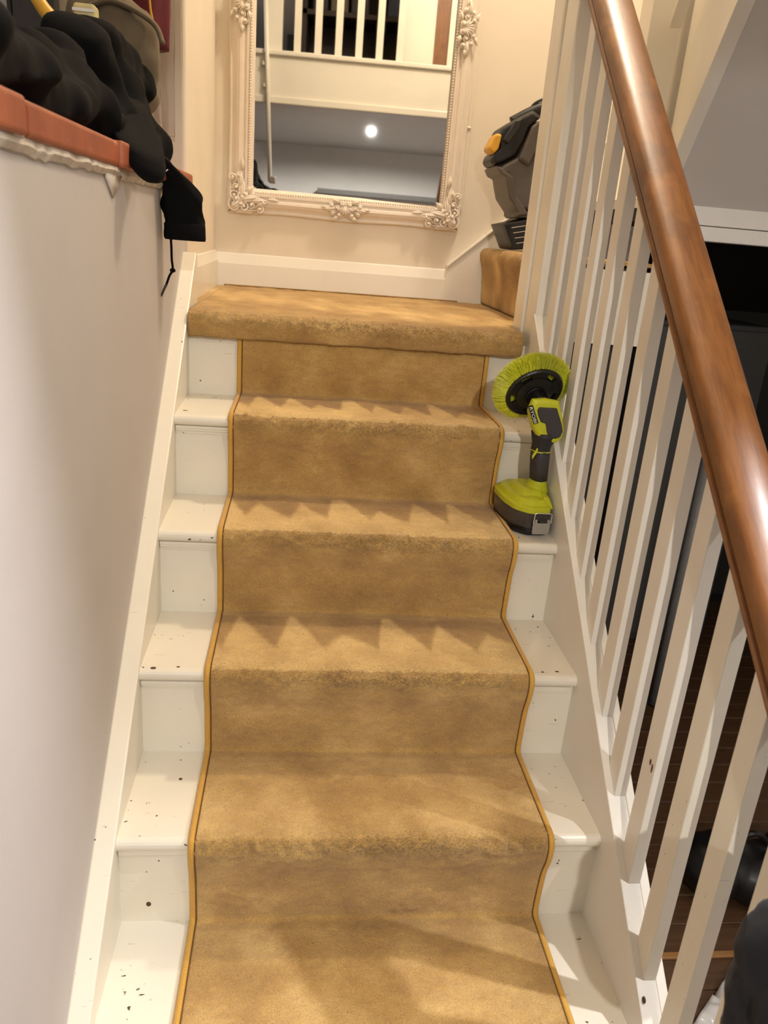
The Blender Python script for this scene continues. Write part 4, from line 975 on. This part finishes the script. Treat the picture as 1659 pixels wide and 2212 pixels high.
# ------------------------------------------------------------------ bag, cloth and plastic behind the sweatshirt
kb = thing('khaki_bag', 'khaki canvas bag standing on the half wall behind the sweatshirt', 'bag', (-0.17, 1.18, 1.312))
g = G()
def yb(u, v, rpx, y, sy=0.8):
    p = at(u, v, 1, y); r = rpx*((p-CAM) @ FW)/FPX; g.ell(p, (r, r*sy, r), 14, 10)
for u, v, r in ((200, 40, 60), (250, 45, 62), (290, 80, 60), (305, 130, 50), (260, 150, 70), (220, 200, 80), (300, 210, 45), (240, 290, 60), (180, 110, 60)):
    yb(u, v, r, 1.22)
for u, v, r in ((230, 330, 50), (280, 320, 45)): yb(u, v, r, 1.22)
V_, F_ = fuse(g, 0.012, 6, lambda p: 0.010*mnoise.noise(Vector(p*11))+0.004*mnoise.noise(Vector(p*34)))
V_ = np.array(V_); V_[:, 2] = np.maximum(V_[:, 2], zc+0.002); V_[:, 0] = np.where(V_[:, 2] < zc+0.05, np.minimum(V_[:, 0], -0.05), V_[:, 0])
me = bpy.data.meshes.new('bag_body'); me.from_pydata((V_-ORG[kb.name]).tolist(), [], F_); me.shade_smooth(); link('bag_body', me, m_khaki, kb)
pth = [at(u, v, 1, 1.17) for u, v in ((180, 20), (235, 2), (290, 22), (335, 55), (352, 95))]
G().tube(spline(pth, 6), 0.012, 8, 0.5).build('bag_hem', m_khaki, kb, smooth=True)
mc = thing('maroon_cloth', 'maroon cloth sticking up out of the khaki bag', 'cloth', (-0.09, 1.27, 1.5))
secs = []
for j in range(14):
    v = -90+j*15; ring = []
    for k_ in range(30):
        a = 2*math.pi*k_/30; c = at(300-0.02*j, v, 1, 1.29); ring.append((c[0]+0.068*math.cos(a)*(1+0.07*math.sin(5*a+j*0.2)), c[1]+0.035*math.sin(a)*(1+0.15*math.sin(4*a)), c[2]))
    secs.append(ring)
G().loft(secs).build('folded_cloth', m_maroon, mc, smooth=True)
cp_ = [at(u, v, 1, 1.235) for u, v in ((322, -20), (325, 20), (331, 48))]
G().tube(spline(cp_, 4), 0.0028, 6).build('yellow_cord', m_yellow, mc, smooth=True)
yh = thing('yellow_handle', 'yellow tool handle poking out between the sweatshirt and the khaki bag', 'tool handle', tuple(at(140, 60, 0, -0.15)))
G().tube([at(u, v, 1, 0.95) for u, v in ((62, -40), (78, -6), (95, 20), (112, 40), (135, 70), (160, 110))], [0.011, 0.0125, 0.0135, 0.0135, 0.0125, 0.012], 12).build('grip', m_yellow, yh, smooth=True)
G().tube([at(u, v, 1, 0.97) for u, v in ((118, 42), (140, 44), (170, 47))], 0.009, 10).build('side_bar', m_yellow, yh, smooth=True)
pt_ = thing('pale_packet', 'small pale green packet peeping over the sweatshirt', 'packet', tuple(at(185, 25, 1, 1.05)))
c = at(186, 28, 1, 1.05)
G().box(c[0]-0.022, c[0]+0.022, 1.03, 1.07, c[2]-0.05, c[2]+0.014).build('wrapper', flat('pale_green_paper', srgb(196, 186, 134), 0.6), pt_, bevel=0.006)
G().box(c[0]-0.022, c[0]+0.022, 1.028, 1.03, c[2]-0.002, c[2]+0.004).build('seal', m_letter, pt_)
# dark grey panel and pale door edge beyond, in the side room
cbx = thing('charcoal_board', 'charcoal board leaning up behind the sweatshirt at the top left', 'board', (-0.5, 1.25, FL))
a_, b_ = at(26, 40, 1, 1.3), at(120, 40, 1, 1.3)
G().box(a_[0], b_[0], 1.30, 1.34, FL, 2.1).build('panel', flat('charcoal_board', srgb(52, 48, 48), 0.6), cbx, bevel=0.003)
G().box(a_[0]-0.008, a_[0], 1.295, 1.345, FL, 2.1).build('edging', m_blackm, cbx)
wd_ = thing('white_door_panel', 'pale grey upright panel at the very top left corner', 'panel', (-0.7, 1.3, FL))
G().box(a_[0]-0.6, a_[0]-0.012, 1.34, 1.375, FL, 2.2).build('leaf', m_wall, wd_, bevel=0.003)
G().box(a_[0]-0.60, a_[0]-0.56, 1.325, 1.34, FL, 2.2).build('stile', m_wall, wd_, bevel=0.003)
# clear plastic hanging in front of the jamb
cpb = thing('clear_plastic_bag', 'clear plastic bag hanging down in front of the grey jamb', 'plastic bag', tuple(at(362, 150, 1, 1.36)))
nx, nyy = 14, 46; V = []; F = []
for j in range(nyy):
    v = -60+355*j/(nyy-1); ul = 333+ (352-333)*max(0, (v-0)/290); ur = 377+0*v
    for i in range(nx):
        p = at(ul+(ur-ul)*i/(nx-1), v, 1, 1.36); p = p+np.array([0, 0.012*mnoise.noise((p[0]*30, p[2]*14, 2)), 0]); V.append(p)
for j in range(nyy-1):
    for i in range(nx-1): F.append((j*nx+i, j*nx+i+1, (j+1)*nx+i+1, (j+1)*nx+i))
o = G().add(V, F).build('film', m_clear, cpb, smooth=True); mo = o.modifiers.new('solid', 'SOLIDIFY'); mo.thickness = 0.001
G().tube([V[k_*nx+nx-1] for k_ in range(nyy)], 0.0012, 6).build('seam', m_clear, cpb)
G().tube([V[(nyy-1)*nx+k_] for k_ in range(nx)], 0.0014, 6).build('seam', m_clear, cpb)

# ------------------------------------------------------------------ dark coat at the foot of the balustrade
ct = thing('charcoal_coat', 'dark charcoal fleece coat hung over the foot of the balustrade', 'coat', (0.85, -0.3, 0.2))
g = G()
for u, v, r, x in ((1680, 2080, 88, 0.86), (1660, 2150, 92, 0.86), (1690, 2020, 66, 0.87), (1660, 2230, 88, 0.86), (1750, 2060, 90, 0.88), (1760, 1980, 70, 0.89), (1740, 2200, 110, 0.87), (1700, 2330, 110, 0.86)):
    p = at(u, v, 0, x-0.055); r_ = r*((p-CAM) @ FW)/FPX; g.ell(p, (r_, r_, r_*1.05), 14, 10)
build_fused('coat_body', g, m_coat, ct, 0.009, 6, lambda p: 0.008*mnoise.noise(Vector(p*12))+0.003*mnoise.noise(Vector(p*60)))

# ------------------------------------------------------------------ bare-wood chips big enough to see singly
m_chip = flat('bare_wood_chip', srgb(88, 62, 44), 0.8)
for u, v, ax, val, rad, par in ((1405, 1646, 0, 0.8778, (0.0006, 0.003, 0.006), ba), (1408, 1660, 0, 0.8778, (0.0006, 0.0025, 0.009), ba), (1391, 2160, 0, 0.8735, (0.0025, 0.005, 0.006), st),
                                (321, 1953, 1, GO+OH-0.0002, (0.0045, 0.0006, 0.0055), st), (374, 1277, 1, 3*GO+OH-0.0002, (0.0016, 0.0006, 0.0016), st), (433, 822, 1, 5*GO+OH-0.0002, (0.002, 0.0006, 0.002), st),
                                (331, 1443, 2, 2*R-0.0005, (0.006, 0.004, 0.0012), st), (385, 1441, 2, 2*R-0.0005, (0.004, 0.003, 0.0012), st), (1203, 1451, 2, 2*R-0.0003, (0.005, 0.003, 0.001), st), (1172, 1452, 2, 2*R-0.0003, (0.003, 0.003, 0.001), st),
                                (390, 1683, 2, R-0.0003, (0.004, 0.004, 0.0008), st), (1169, 2009, 2, -0.0003, (0.003, 0.003, 0.0008), st), (400, 887, 2, 4*R-0.0005, (0.007, 0.004, 0.0012), st)):
    G().ell(at(u, v, ax, val), rad, 10, 6).build('paint_chip', m_chip, par, smooth=True)
